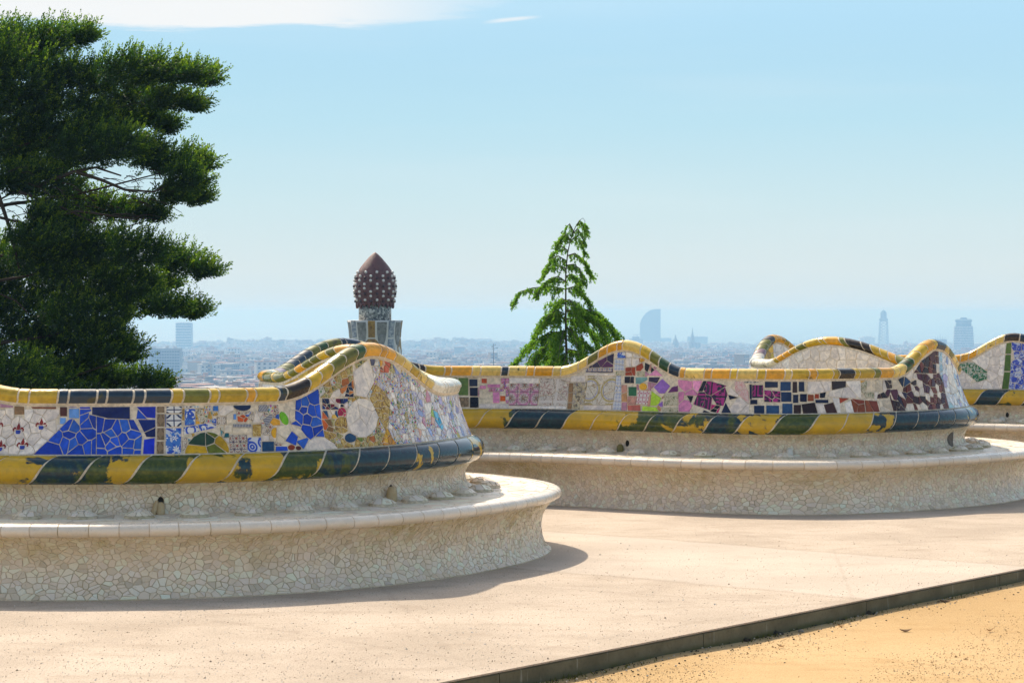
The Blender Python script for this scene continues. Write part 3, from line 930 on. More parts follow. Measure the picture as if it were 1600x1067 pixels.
# lumbar roll: long slanting tiles, yellow against navy and green
s = s_lo + .1; rl = []
while s < s_hi - .4:
    rl.append(s); s += .262 + rng.uniform(-.01, .015)
RT_A = [(-150, .85, .2), (-80, .2, .2), (-10, .45, .15), (62, .97, .42), (140, .36, .55), (212, .14, .8), (283, .62, 1.0), (350, .55, .95), (415, .62, .45), (475, .62, .85), (530, .72, .5), (580, .92, .2), (625, .95, .1), (665, .80, .1), (700, .9, .05), (730, .7, .05)]
RT_B = [(660, .06, .5), (725, .05, .5), (765, .08, .5), (812, .93, .05), (860, .95, .0), (902, .12, .6), (940, .40, .8), (975, .62, .7), (1010, .66, .9), (1048, .80, .6), (1085, .45, .5), (1120, .85, .35), (1160, .12, .7), (1200, .45, .25), (1238, .78, .8), (1280, .06, .6), (1325, .10, .6), (1365, .50, .0), (1400, .96, .05), (1440, .97, .1), (1475, .95, .0), (1505, .8, .0)]
def roll_dark(s):
    x, y, nx, ny, zc = frame(s + .13)
    px = 800 + (x + nx * .12) / (y + ny * .12) * F
    tab = RT_A if s < S_NOSE1 + .3 else (RT_B if S_BAY1 + 1.2 < s < S_NOSE2 + .3 else None)
    if tab is None: return (rng.choice([.08, .12, .5, .88]), rng.random())
    return min(tab, key=lambda t: abs(t[0] - px))[1:]
def roll_slant(w):
    t = w / P_ROLL.L - .5
    return .155 * t + .05 * math.sin(t * 3.1) * t * t * 4 * .4
for i, s in enumerate(rl[:-1]):
    r_, g_ = roll_dark(s)
    mb = MB(); curved_tile(mb, lambda a, w, h: p_prof(P_ROLL, a, w, h), s, rl[i + 1] - .0125, .012, P_ROLL.L - .012, roll_slant, BLOTCH, (r_, g_, rng.random()), .005, 4, 9, .0015)
    mb.build("roll_tile", roll)

# cap: long and short tiles in turn, bent over the top
CAPC = {'y': lin('b08f22', 1.25), 'o': lin('c28a20', 1.25), 'l': lin('c9ab5c', 1.25), 'v': lin('6c6a22', 1.1), 'g': lin('2f4c28', 1.1), 'n': lin('1d3040', 1.2), 'd': lin('2a2018', 1.2), 'c': lin('d6cbb8', 1.2), 'p': lin('8a7078', 1.1)}
def cap_run(px_lo, px_hi, seq, lo, hi):
    return (s_px(px_lo, -.05, lo, hi), s_px(px_hi, -.05, lo, hi), seq)
RUNS = [cap_run(0, 450, "yyyvnnnnnnyyvyyoyn", 0, S_NOSE1), cap_run(450, 590, "dyyyvvggo", 0, S_NOSE1), cap_run(590, 675, "ooyllylvl", 0, S_NOSE1), (s_px(675, -.05, 0, S_NOSE1), S_NOSE1 + .75, "cccccc"),
        (S_BAY1 - 1.9, S_BAY1 - .75, "lllovyvovy"), (S_BAY1 - .75, S_BAY1 + .35, "vyvoyovcl"), (S_BAY1 + .35, S_BAY1 + 1.9, "pvnnvgvnlyvv"),
        cap_run(640, 880, "ddyolollgnlolol", S_BAY1, S_NOSE2), cap_run(880, 1060, "lvlvvoooylygvgn", S_BAY1, S_NOSE2), cap_run(1060, 1410, "ologoylyolyyoyydyyvyol", S_BAY1, S_NOSE2), cap_run(1410, 1465, "vgyyooy", S_BAY1, S_NOSE2),
        (S_NOSE2 - .5, S_NOSE2 + .6, "lvlclcl"), (S_NOSE2 + .6, S_BAY2 - .6, "loyvoyddvoyvyoy"), (S_BAY2 - .6, S_BAY2 + .4, "cccpcc"), (S_BAY2 + .4, S_BAY2 + 1.6, "pvdoyoyyl"), cap_run(1360, 1540, "oyyoyololol", S_BAY2 + 1, LEN), cap_run(1540, 1640, "llndndnd", S_BAY2 + 1, LEN)]
def cap_col(s):
    for a, b, q in RUNS:
        if a <= s < b: return q[min(len(q) - 1, int((s - a) / (b - a) * len(q)))]
    return rng.choice("yyolvgn")
s = s_lo + .05; k = 0
def cap_slant(w):
    t = (w / P_CAP.L - .30)
    return -.05 * (t * 2.2) ** 2
while s < s_hi - .1:
    slope = abs(ZC[min(NS, int((s + .08) / DS))] - ZC[min(NS, int(s / DS))])
    l = (.165 if k % 2 == 0 else .060) + rng.uniform(-.012, .014)
    if slope > .02: l = .095 + rng.uniform(-.01, .012)
    c = CAPC[cap_col(s + l / 2)]; v = rng.uniform(.85, 1.15)
    mb = MB(); curved_tile(mb, lambda a, w, h: p_prof(P_CAP, a, w, h, True), s, s + l - .0115, .022, P_CAP.L - .012, cap_slant, CAPM, tuple(x * v for x in c), .0045, 3, 14, .0015)
    mb.build("cap_tile", capo); s += l; k += 1

# ------------------------------------------------------------------ pictures in the back rest
class Tracer:
    def __init__(self, lo, hi):
        self.S, self.Z, self.X, self.Y = back_grid(lo, hi)
    def pt(self, px, py):
        d = (self.X - px) ** 2 + (self.Y - py) ** 2
        i = np.argsort(d)[:4]; w = 1 / (d[i] + .05)
        return (float((self.S[i] * w).sum() / w.sum()), float((self.Z[i] * w).sum() / w.sum()))
    def poly(self, pts):
        o = []
        for k in range(len(pts)):                  # long sides are split so that they follow the face
            a, b = pts[k], pts[(k + 1) % len(pts)]
            o.append(self.pt(*a))
        return o
def rect(a, b, c, d): return [(a, b), (c, b), (c, d), (a, d)]
def oval(cx, cy, rx, ry, rot=0, n=14):
    o = []
    for i in range(n):
        t = 2 * math.pi * i / n; x, y = rx * math.cos(t), ry * math.sin(t)
        o.append((cx + x * math.cos(rot) - y * math.sin(rot), cy + x * math.sin(rot) + y * math.cos(rot)))
    return o
def build_back(T, bgs, items, lo, hi):
    pl = []
    for a, b, size, st in bgs:
        pl.append(Patch([(a, ZB0 + .004), (b, ZB0 + .004), (b, 1.46), (a, 1.46)], size, st, .0026 if st == 'white' else .0045))
    for it in items:
        pts, size, st = it[0], it[1], it[2]
        pl.append(Patch(T.poly(pts), size if size else .1, st, it[3] if len(it) > 3 else .0045, single=(size is None)))
    for P in pl:                                    # nothing below the roll
        P.poly = clip(P.poly, 0, -1, -(ZB0 + .003)); P.E = edges(P.poly)
    return mosaic(pl, rng, top=ztop)
TA = Tracer(s_px(-60, 0, 0, S_NOSE1), S_NOSE1 + .25)
a_ = lambda px: s_px(px, .0, 0, S_NOSE1)
bgA = [(s_lo, a_(-60), .06, 'white'), (a_(-60), a_(108), .062, 'white'), (a_(108), a_(243), .06, 'blue'), (a_(243), a_(345), .038, 'mixa'), (a_(345), a_(440), .036, 'mixtile'),
       (a_(440), a_(505), .06, 'blue'), (a_(505), a_(590), .042, 'lower'), (a_(590), a_(650), .036, 'noseflower'), (a_(650), S_NOSE1 - .1, .045, 'nosemix'), (S_NOSE1 - .1, S_NOSE1 + 1.0, .055, 'nosepale')]
itA = [
 (rect(0, 626, 21, 637), None, 'mauve'), (rect(-30, 626, -2, 640), None, 'mauve'), (rect(22, 629, 38, 648), None, 'tan'), (rect(41, 629, 88, 639), .11, 'brown'), (rect(93, 635, 105, 651), None, 'maroon'), (rect(93, 652, 103, 663), None, 'sky'),
 ([(107, 655), (150, 640), (150, 713), (48, 713)], .058, 'blue'), ([(150, 640), (206, 650), (222, 680), (220, 713), (150, 713)], .056, 'blue'),
 (rect(107, 628, 122, 637), None, 'royal'), (rect(122, 628, 141, 639), .06, 'royal'), (rect(107, 638, 124, 654), None, 'sky'),
 ([(143, 627), (208, 626), (214, 640), (212, 655), (168, 654), (143, 648)], .072, 'navy'), ([(208, 626), (244, 626), (243, 654), (229, 653)], .09, 'royal'),
 ([(214, 655), (243, 655), (243, 684), (228, 683)], .058, 'navy'), ([(224, 686), (242, 683), (241, 713), (222, 713)], .08, 'royal'),
 (rect(244.5, 626, 257, 645), None, '=rustic'), (rect(244.5, 646, 257, 667), None, '=rustic'), (rect(244.5, 668, 257, 688), None, '=rustic'), (rect(243.5, 689, 256, 713), None, '=rustic'),
 (rect(259, 626, 284, 646), None, '=wheel'), (rect(259, 647, 284, 667), None, '=wheel'), (rect(258, 668, 283, 713), .10, 'bluefloral'),
 (rect(286, 626, 312, 637), .08, 'wheel'), (rect(288, 638, 305, 665), None, 'bluetile'), ([(286, 667), (328, 660), (340, 668), (322, 668), (286, 680)], .07, 'bluetile'), (rect(284, 683, 293, 700), .06, 'star'),
 ([(340, 645), (352, 631), (368, 626), (366, 640), (346, 652)], .07, 'white', .0022), ([(346, 652), (366, 640), (362, 660), (350, 664)], .08, 'ivory', .0025), (rect(338, 650, 353, 667), None, '=star'), (rect(350, 664, 362, 676), .05, 'ivory', .0025),
 (oval(378, 634, 14.5, 8.5, .1), .10, 'navy'), (rect(364, 646, 369, 656), None, 'sky'), ([(370, 650), (380, 647), (388, 654), (384, 660), (371, 659)], .035, 'orange'), (rect(363, 662, 393, 668), None, 'dash'), (rect(362, 669, 393, 678), .05, 'ivory', .0025),
 (oval(324, 716, 37, 42, 0, 20), .065, 'dome'), ([(394, 661), (400, 640), (408, 660)], None, 'white', .0022), (rect(358, 679, 388, 711), .07, 'geometric'),
 (rect(386, 683, 408, 711), .09, 'scroll'), (rect(409, 689, 428, 709), None, 'deep'), (rect(394, 662, 408, 682), .045, 'gold'), (rect(403, 632, 418, 644), None, 'stripes'), ([(410, 655), (424, 645), (426, 652), (416, 668)], None, 'stripes'), (oval(430, 676, 7, 9), .05, 'mustard'),
 (rect(430, 697, 450, 711), .06, 'blue'), (oval(455, 699, 6, 5), None, 'red'), (oval(466, 700, 5, 4, .4), None, 'maroon'),
 (oval(443.5, 653.5, 6.5, 12, -.45), .2, 'sprout'), ([(451, 640), (461, 639), (460, 658), (453, 662)], None, 'ivory', .0025), ([(432, 665), (451, 664), (452, 678), (441, 695), (431, 690)], .07, 'ivory', .0025), ([(455, 663), (466, 666), (479, 683), (470, 686), (457, 674)], .09, 'ivory', .0025),
 ([(471, 709), (480, 691), (491, 682), (506, 683), (520, 692), (530, 706)], .10, 'white', .0022),
 (rect(503, 622, 543, 640), .026, 'petals'), (rect(503, 641, 528, 655), .03, 'bead'), (oval(534, 645, 7, 9), .028, 'crimson'), ([(502, 655), (526, 654), (520, 676), (506, 672)], .045, 'steelblue'), (oval(534, 664, 12, 14), .05, 'gold'), (oval(547, 684, 9, 8), .045, 'deep'),
 ([(552, 592), (552, 621), (538, 620), (543, 601)], .028, 'fan'), ([(543, 601), (538, 620), (515, 622), (520, 612)], .032, 'fan'),
 ([(551, 581), (573, 563), (580, 576), (584, 597), (571, 621), (556, 618)], .12, 'white', .0022), (oval(565, 653, 25, 31), .11, 'white', .0022),
 ([(586, 600), (598, 610), (609, 626), (605, 680), (598, 660), (590, 640), (577, 622)], .042, 'gold'), ([(596, 690), (604, 668), (615, 690), (621, 700), (600, 704)], .04, 'goldplain'),
 ([(577, 560), (592, 557), (590, 572), (580, 572)], .03, 'inkmix'), ([(592, 559), (610, 567), (607, 583), (594, 582)], .03, 'emberm'), ([(612, 567), (625, 584), (619, 586)], None, 'lilacp'),
 ([(676, 640), (683, 644), (693, 668), (690, 672), (680, 658)], .05, 'aqua'),
 ([(662, 630), (674, 628), (672, 655), (665, 655)], .07, 'white', .0022),
]
STY['dome'] = G('8a7a18', 'b08c14', '5c641c', '28402c', name='yellow_tile')
STY['crimson'] = G('a01440', 'c8506a', 'd8c0c0', name='small_tile'); STY['steelblue'] = [(1, G('1c3c70', 'c05a20', '7a5a30', name='small_tile')), (1, 'olive')]
STY['goldplain'] = G('c89a28', 'd0a030', 'b07818', name='yellow_tile'); STY['inkmix'] = G('2c2c4c', '4c4c60', 'c8c0b0', '20202c', name='small_tile'); STY['emberm'] = G('b0502c', 'c89030', '8c3018', 'c8a890', name='small_tile')
STY['lilacp'] = G('8088b0', name='blue_tile'); STY['stripes'] = 'dash'
pieces = build_back(TA, bgA, itA, 0, S_NOSE1)

TB = Tracer(s_px(630, 0, S_BAY1 + .6, S_NOSE2), S_NOSE2 + .25)
b_ = lambda px: s_px(px, .0, S_BAY1 + .6, S_NOSE2)
bgB = [(S_NOSE1 + 1.0, S_BAY1 - .2, .08, 'white'), (S_BAY1 - .2, S_BAY1 + 1.0, .07, 'yellow'), (S_BAY1 + 1.0, b_(704), .10, 'choc'), (b_(704), b_(746), .07, 'green'), (b_(746), b_(795), .115, 'strap'), (b_(795), b_(842), .115, 'rosette'), (b_(842), b_(890), .13, 'ornate'),
       (b_(890), b_(915), .07, 'leafy'), (b_(915), b_(960), .12, 'majolica'), (b_(960), b_(977), .06, 'azulejo'), (b_(977), b_(1037), .055, 'rose'), (b_(1037), b_(1100), .11, 'pink'), (b_(1100), b_(1380), .10, 'white'), (b_(1380), b_(1445), .062, 'rustwhite'), (b_(1445), b_(1476), .058, 'rustwhite2'), (b_(1476), S_NOSE2 + .9, .055, 'nose2')]
itB = [
 (rect(640, 586, 702, 602), .2, 'choc'), (rect(704, 586, 714.5, 619), None, 'green'), (rect(716, 586, 732, 618), None, 'green'), (rect(708, 620, 733, 636), .12, 'rustic'),
 (rect(733, 586, 746, 591), None, 'ink'), (rect(733, 592, 746.5, 604), None, 'ink'), (rect(733.5, 605, 747, 619), None, 'ink'), (rect(734, 620, 748, 637), None, 'ink'),
 (rect(748, 631, 795, 641), .11, 'white', .0022), (rect(796, 586, 842, 599), .11, 'white', .0022), (rect(796, 634, 842, 642), .11, 'white', .0022), (rect(842, 634, 888, 643), .11, 'white', .0022),
 (rect(752, 591, 761, 599), None, 'orange'), (rect(781, 618, 790, 627), None, 'orange'), (rect(761, 600, 782, 606), None, 'pink'), (rect(770, 612, 781, 630), None, 'pink'), (rect(749, 602, 760, 608), None, 'pink'),
 ([(889, 598), (896, 598), (893, 642), (886, 641)], .08, 'tan'), (rect(892, 587, 915, 597), None, 'white', .0022), (rect(911, 633, 956, 643), .10, 'white', .0022),
 ([(914, 575), (916, 570), (942, 550), (958, 544), (958, 574)], .06, 'purple'), (rect(915, 575, 958, 582), None, 'flowerband'), (rect(914, 583, 960, 587), None, 'white', .0022), (rect(964, 545, 978, 560), None, 'bluetile'), (rect(960, 561, 976, 579), .07, 'azulejo'), (rect(962, 580, 976, 587), .05, 'mossflower'),
 (rect(979, 543, 989, 558), None, 'white', .0022), (rect(990, 545, 1002, 559), None, 'white', .0022), (rect(979, 559, 987, 573), None, 'white', .0022), (rect(988, 560, 999, 573), None, 'white', .0022), ([(1000, 559), (1008, 560), (1007, 568), (1000, 566)], None, 'mustard'),
 ([(977, 574), (993, 573), (993, 587), (977, 587)], .06, 'red'), ([(994, 572), (1004, 566), (1006, 574), (996, 586), (994, 586)], .06, 'red'),
 ([(1008, 566), (1016, 570), (1012, 582), (1007, 578)], None, 'black'), ([(1018, 573), (1024, 578), (1017, 584)], None, 'black'), ([(1012, 587), (1025, 577), (1037, 588)], None, 'pink'), (rect(996, 580, 1008, 588), .05, 'mossflower'),
 (rect(976, 588, 991, 599), .05, 'blackwhite'), (rect(993, 589, 1012, 600), .09, 'teal'), ([(1014, 589), (1032, 589), (1027, 599), (1013, 596)], .06, 'purple'), (oval(1005, 604, 6.5, 6), None, 'mustard'),
 (rect(971, 601, 980, 643), .06, 'rose'), (rect(982, 604, 995, 619), None, 'forest'), ([(997, 610), (1016, 611), (1012, 632), (994, 631)], None, '=clover'), ([(980, 633), (1001, 632), (1001, 646), (981, 645)], .07, 'salmon'),
 ([(1018, 610), (1034, 622), (1028, 634), (1016, 634)], None, 'lime'), ([(1004, 634), (1026, 636), (1031, 646), (1002, 646)], .07, 'lime'), ([(1021, 605), (1035, 591), (1048, 603), (1035, 620)], None, 'violet'), ([(1028, 632), (1036, 626), (1036, 640)], None, 'violet'),
 ([(1043, 614), (1050, 604), (1060, 602), (1060, 612)], None, 'purple'), (rect(1037, 615, 1060, 634), .12, 'mossflower'), (rect(1033, 636, 1060, 647), .06, 'mossflower'),
 ([(1099, 591), (1142, 604), (1125, 647), (1083, 632)], .10, 'magenta', .004), ([(1100, 592), (1106, 592), (1098, 612), (1091, 612)], None, 'black'), ([(1073, 618), (1084, 618), (1080, 630)], None, 'black'), ([(1096, 647), (1100, 640), (1118, 647)], None, 'ink'), ([(1134, 628), (1144, 647), (1126, 647)], None, 'ink'), ([(1137, 616), (1155, 621), (1140, 625)], None, 'ink'),
 ([(1112, 631), (1127, 634), (1122, 646), (1110, 643)], .05, 'magplain'),
 ([(1147, 590), (1160, 591), (1170, 612), (1171, 632), (1149, 612)], .08, 'palepink'), (rect(1163, 591, 1190, 599), None, 'lattice'), (rect(1171, 600, 1175, 648), .06, 'ink'), (rect(1175, 601, 1193, 622), .09, 'magenta'), ([(1194, 609), (1220, 611), (1220, 629), (1194, 628)], .05, 'magenta'),
 (rect(1172, 624, 1184, 632), None, 'ink'), (rect(1178, 633, 1195, 648), None, 'steel'), (rect(1197, 633, 1218, 648), .1, 'steel'), (rect(1195, 590, 1216, 606), None, 'ink'), (rect(1219, 590, 1236, 611), None, 'steel'), (rect(1220, 612, 1237, 628), None, 'steel'), (rect(1222, 630, 1239, 648), None, 'steel'),
 (rect(1238, 589, 1246, 614), None, 'choc'), (rect(1239, 616, 1248, 630), None, 'ink'), (rect(1240, 632, 1252, 648), None, 'choc'), (rect(1248, 591, 1257, 612), None, 'ink'), (rect(1250, 615, 1261, 628), None, 'ink'), (rect(1262, 616, 1272, 627), None, 'rust'), (rect(1273, 615, 1280, 623), None, 'red'), ([(1281, 614), (1291, 612), (1289, 622), (1281, 622)], None, 'ink'), (rect(1274, 624, 1295, 630), None, 'ink'),
 ([(1252, 631), (1273, 628), (1279, 648), (1255, 648)], None, 'choc'), ([(1287, 632), (1302, 628), (1310, 648), (1292, 648)], None, 'choc'), ([(1299, 590), (1322, 589), (1322, 605), (1300, 610)], None, 'choc'),
 ([(1311, 621), (1328, 622), (1312, 631)], None, 'red'), ([(1329, 622), (1350, 625), (1353, 647), (1335, 647)], .085, 'rust'), ([(1351, 625), (1370, 626), (1376, 647), (1354, 647)], .085, 'rust'), (rect(1344, 589, 1352, 598), None, 'mustard'), ([(1345, 599), (1357, 592), (1366, 606), (1366, 622), (1354, 623), (1346, 612)], .07, 'mossflower'),
 (rect(1354, 589, 1379, 612), .09, 'ivory', .0025),
 ([(1381, 589), (1392, 589), (1394, 607), (1386, 608)], .05, 'choc'), ([(1401, 588), (1413, 588), (1411, 606)], None, 'ink'), ([(1414, 588), (1424, 597), (1412, 605)], None, 'steel'), ([(1371, 616), (1381, 612), (1388, 622), (1370, 623)], .06, 'choc'), ([(1393, 589), (1400, 589), (1408, 607), (1396, 608)], None, 'ivory', .0025),
 ([(1393, 624), (1404, 627), (1418, 645), (1398, 645)], .06, 'choc'), ([(1373, 626), (1391, 624), (1397, 645), (1377, 647)], .08, 'ivory', .0025),
 ([(1427, 583), (1440, 563), (1462, 541), (1463, 584)], .062, 'darkmix'), ([(1466, 545), (1472, 546), (1474, 600), (1468, 584)], .045, 'bluepale'),
 ([(1478, 570), (1486, 570), (1496, 612), (1486, 616)], .10, 'white', .0022),
]
STY['blackwhite'] = G('12121c', 'd0c8c0', '181420', 'c8b8a8', name='small_tile'); STY['magplain'] = G('a0105a', 'b01464', '140c18', name='pink_tile'); STY['bluepale'] = G('8fb0c0', '7f98b8', 'b8c8d0', name='blue_tile')
pieces += build_back(TB, bgB, itB, 0, 0)

TC = Tracer(s_px(1330, 0, S_BAY2 + .6, LEN), s_px(1660, 0, S_BAY2 + .6, LEN))
c_ = lambda px: s_px(px, .0, S_BAY2 + .6, LEN)
bgC = [(S_NOSE2 + .9, S_BAY2 - .3, .08, 'white'), (S_BAY2 - .3, S_BAY2 + .75, .075, 'yellow'), (S_BAY2 + .75, c_(1572), .10, 'white'), (c_(1572), LEN - .3, .075, 'cobalt')]
itC = [([(1489, 567), (1500, 565), (1522, 566), (1543, 581), (1543, 592), (1527, 597), (1508, 582)], .06, 'greenleaf'),
       ([(1572, 530), (1581, 530), (1580, 553), (1571, 553)], None, 'green'), ([(1571, 554), (1580, 554), (1579, 580), (1569, 580)], None, 'green'), ([(1569, 581), (1579, 581), (1576, 612), (1565, 612)], None, 'green')]
pieces += build_back(TC, bgC, itC, 0, 0)
lay(pieces, p_back, backr, "back_tile", style_of, rng, 290, .0045, rest="tile_infill")

# outer face of the wall where the curve turns away: seen above the front run
po = []
for lo, hi, size, st in ((S_NOSE1 + .8, S_BAY1 - .85, .08, 'yellow'), (S_BAY1 - .85, S_BAY1 + 1.2, .09, 'white'), (S_NOSE2 + .7, S_BAY2 + 1.2, .10, 'white')):
    P = Patch([(-hi, .62), (-lo, .62), (-lo, 1.42), (-hi, 1.42)], size, st, .005)
    po += mosaic([P], rng, top=lambda a: frame(-a)[4] - .088)
lay(po, lambda a, z, h: p_outer(-a, z, h), backr, "outer_tile", style_of, rng, 200, .0045, rest="outer_infill")

# small red and blue lilies fired on the white tiles
def lily(px, py, r):
    s0, z0 = TA.pt(px, py)
    mbl = MB(); k = r
    DR, BL = lin('7a2420', 1.3), lin('2a3f9a', 1.2)
    def bit(pts, c): mbl.add([p_back(s0 + x * k, z0 + y * k, .0068) for x, y in pts], [tuple(range(len(pts)))], GLAZE, c)
    bit([(-.22, -.1), (.22, -.1), (.30, .35), (0, 1.0), (-.30, .35)], DR)
    for sg in (-1, 1):
        q = [(.24 * sg, -.1), (.42 * sg, .28), (.72 * sg, .30), (.95 * sg, 0), (.90 * sg, -.32), (.70 * sg, -.36), (.72 * sg, -.06), (.52 * sg, .02)]
        bit(q if sg > 0 else q[::-1], DR)
    bit([(-.42, -.5), (.42, -.5), (.36, -.2), (-.36, -.2)], BL); bit([(-.28, -.75), (.28, -.75), (.40, -.52), (-.40, -.52)], BL)
    mbl.build("lily_emblem", backr)
for px, py in ((29, 670), (64.5, 663), (35.5, 694), (1, 697), (-3, 663)): lily(px, py, .037)

# drain spouts at the foot of the back, and flat discs beside them, coloured dark for the shade inside holes
SPOUT = Mat("ochre_terracotta", .7, .3); SPOUT.color(SPOUT.mix(SPOUT.noise(SPOUT.obj(), 30, 4), (.42, .28, .12), (.62, .48, .30))); SPOUT = SPOUT.m
DARK = plain("painted_hole_shade", (.02, .017, .013), .95, .2)
WSP = plain("white_ceramic_spout", (.68, .64, .56), .3, .08, 20)
def spout(s, mat, hgt, wid, lean=0.0, hole=True):
    x, y, nx, ny, zc = frame(s)
    ang = math.atan2(ny, nx)
    mbs = MB()
    n = 10; prof = [(.0, 1.0), (.35, 1.06), (.75, .92), (1.0, .55)]
    vs_ = []; fs = []
    for t, k in prof:
        for i in range(n):
            w = 2 * math.pi * i / n
            vs_.append((.045 + .035 * math.cos(w) * k, wid * math.sin(w) * k + lean * t, t * hgt))
    for j in range(len(prof) - 1):
        for i in range(n): a, b = j * n + i, j * n + (i + 1) % n; fs.append((a, b, b + n, a + n))
    fs.append(tuple((len(prof) - 1) * n + i for i in range(n)))
    mbs.add(vs_, fs, mat, smooth=True)
    o = mbs.build("drain_spout", lumb); o.location = (x, y, .424); o.rotation_euler = (0, 0, ang)
    if hole:
        q = [p_prof(P_WALL, s + .045 + .018 * math.cos(t), P_WALL.L * .42 + .030 * math.sin(t), .0065) for t in [2 * math.pi * i / 14 for i in range(14)]]
        q2 = [p_prof(P_WALL, s + .045 + .014 * math.cos(t), P_WALL.L * .42 + .026 * math.sin(t), -.002) for t in [2 * math.pi * i / 14 for i in range(14)]]
        mh = MB(); mh.add(q + q2, [tuple(range(14))], DARK); mh.build("drain_hole", lumb)
spout(s_px(613, .05, 0, S_NOSE1), SPOUT, .095, .032)
spout(s_px(240, .05, 0, S_NOSE1), SPOUT, .085, .016, .02)
spout(s_px(251, .05, 0, S_NOSE1), SPOUT, .075, .026, hole=False)
spout(s_px(968, .05, S_BAY1, S_NOSE2), plain("mossy_spout", (.20, .16, .05), .7), .07, .028)
spout(s_px(1235, .05, S_BAY1, S_NOSE2), WSP, .075, .030, hole=False)
spout(s_px(1566, .05, S_BAY2 + 1, LEN), WSP, .06, .035)
s = s_px(1488, .02, S_BAY1, S_NOSE2)
mh = MB(); mh.add([p_prof(P_WALL, s + .06 * math.cos(t), P_WALL.L * .45 + .075 * math.sin(t), .006) for t in [2 * math.pi * i / 16 for i in range(16)]], [tuple(range(16))], plain("painted_recess_shade", (.16, .135, .11), .9)); mh.build("drain_hole", lumb)  # flat oval; the shade of a recess is put into its grey
# ------------------------------------------------------------------ plaza
KP = Vector((-.33, 9.67)); KD = Vector((3.53, 4.35)).normalized(); KN = Vector((KD.y, -KD.x))    # KN points to the sand
def kp(t, off=0.0, z=0.0): q = KP + KD * t + KN * off; return (q.x, q.y, z)
def m_path():
    M = Mat("pale_pink_gravel_concrete", .93, .2)
    p = M.pos()
    n0 = M.noise(p, .8, 6, .65); n1 = M.noise(M.vmap(p, (1, 1.8, 1)), 2.4, 6, .68); n2 = M.noise(p, 75, 3, .7); n3 = M.noise(p, 260, 2, .6)
    v = M.vor(p, 85)
    c = M.mix(M.ramp(n0, .32, .68), (.405, .325, .248), (.540, .440, .345))
    c = M.mix(M.math('MULTIPLY', M.ramp(n1, .48, .72), .55), c, (.335, .26, .19))
    c = M.mix(M.math('MULTIPLY', M.ramp(n2, .52, .64), .6), c, (.23, .18, .13))
    c = M.mix(M.math('MULTIPLY', M.ramp(n3, .52, .68), .35), c, (.66, .56, .46))
    c = M.mix(M.math('MULTIPLY', M.ramp(v, .16, .08), M.ramp(M.noise(p, 9, 3), .42, .62)), c, (.17, .14, .12))
    c = M.mix(M.math('MULTIPLY', M.ramp(M.vor(p, 17), .05, .03), .8), c, (.13, .10, .08))
    # a strip of the paving was laid at another time: paler, with a faint joint on either side
    wob = M.math('MULTIPLY', M.math('SUBTRACT', M.noise(p, 1.3, 4, .6), .5), .22)
    xx, yy = M.sep(p)[0:2]
    e = M.math('ADD', M.math('ADD', M.math('MULTIPLY', xx, .61), M.math('MULTIPLY', yy, .79)), wob)
    strip = M.math('MULTIPLY', M.ramp(e, 11.05, 11.2), M.ramp(e, 13.2, 13.05))
    c = M.mix(M.math('MULTIPLY', strip, .30), c, (.60, .525, .45))
    jn = M.math('MINIMUM', M.math('ABSOLUTE', M.math('SUBTRACT', e, 11.1)), M.math('ABSOLUTE', M.math('SUBTRACT', e, 13.15)))
    c = M.mix(M.math('MULTIPLY', M.ramp(jn, .05, .01), .22), c, (.25, .20, .15))
    # thin settling cracks
    ck = M.vor(M.vmap(p, (.42, .30, 1)), 1.0, 'DISTANCE_TO_EDGE')
    c = M.mix(M.math('MULTIPLY', M.ramp(M.math('ADD', ck, M.math('MULTIPLY', M.math('SUBTRACT', M.noise(p, 5, 4, .6), .5), .03)), .006, .001), .14), c, (.22, .17, .125))
    M.color(c)
    M.bump(M.math('ADD', M.math('MULTIPLY', n2, .6), M.math('MULTIPLY', n3, .5)), .006, .7)
    return M.m
def m_sand():
    M = Mat("ochre_sand", .95, .15)
    p = M.pos()
    n0 = M.noise(p, .5, 5, .6); n1 = M.noise(M.vmap(p, (1, 2.2, 1)), 2.0, 5, .65); n2 = M.noise(p, 75, 3, .7); n3 = M.noise(p, 240, 2, .6)
    c = M.mix(M.ramp(n0, .32, .68), (.46, .295, .130), (.565, .385, .195))
    c = M.mix(M.math('MULTIPLY', M.ramp(n1, .50, .72), .55), c, (.42, .25, .095))
    c = M.mix(M.math('MULTIPLY', M.ramp(n2, .52, .68), .5), c, (.30, .175, .065))
    c = M.mix(M.math('MULTIPLY', M.ramp(n3, .52, .68), .4), c, (.74, .54, .31))
    c = M.mix(M.math('MULTIPLY', M.ramp(M.vor(p, 24), .07, .04), .8), c, (.13, .085, .04))
    M.color(c)
    M.bump(M.math('ADD', M.math('MULTIPLY', n1, 1.6), M.math('ADD', M.math('MULTIPLY', n2, .5), M.math('MULTIPLY', n3, .5))), .010, .8)
    return M.m
PATH = m_path()
ss = np.arange(0, LEN, .06)
edge_pts = []
for s in ss:
    x, y, nx, ny, zc = frame(s); edge_pts.append((x + nx * .30, y + ny * .30))
poly = [(-16, 13.5)] + edge_pts + [(8.6, 26.5)]
far = kp(22.5); near = kp(-22)
poly += [(far[0], far[1]), (near[0], near[1]), (-16, -8)]
tri = tessellate_polygon([[Vector((x, y, 0)) for x, y in poly]])
mb = MB()
flip = []
for t in tri:
    a, b, c = (poly[i] for i in t)
    flip.append(t if (b[0] - a[0]) * (c[1] - a[1]) - (b[1] - a[1]) * (c[0] - a[0]) > 0 else (t[0], t[2], t[1]))
mb.add([(x, y, 0) for x, y in poly], flip, PATH)
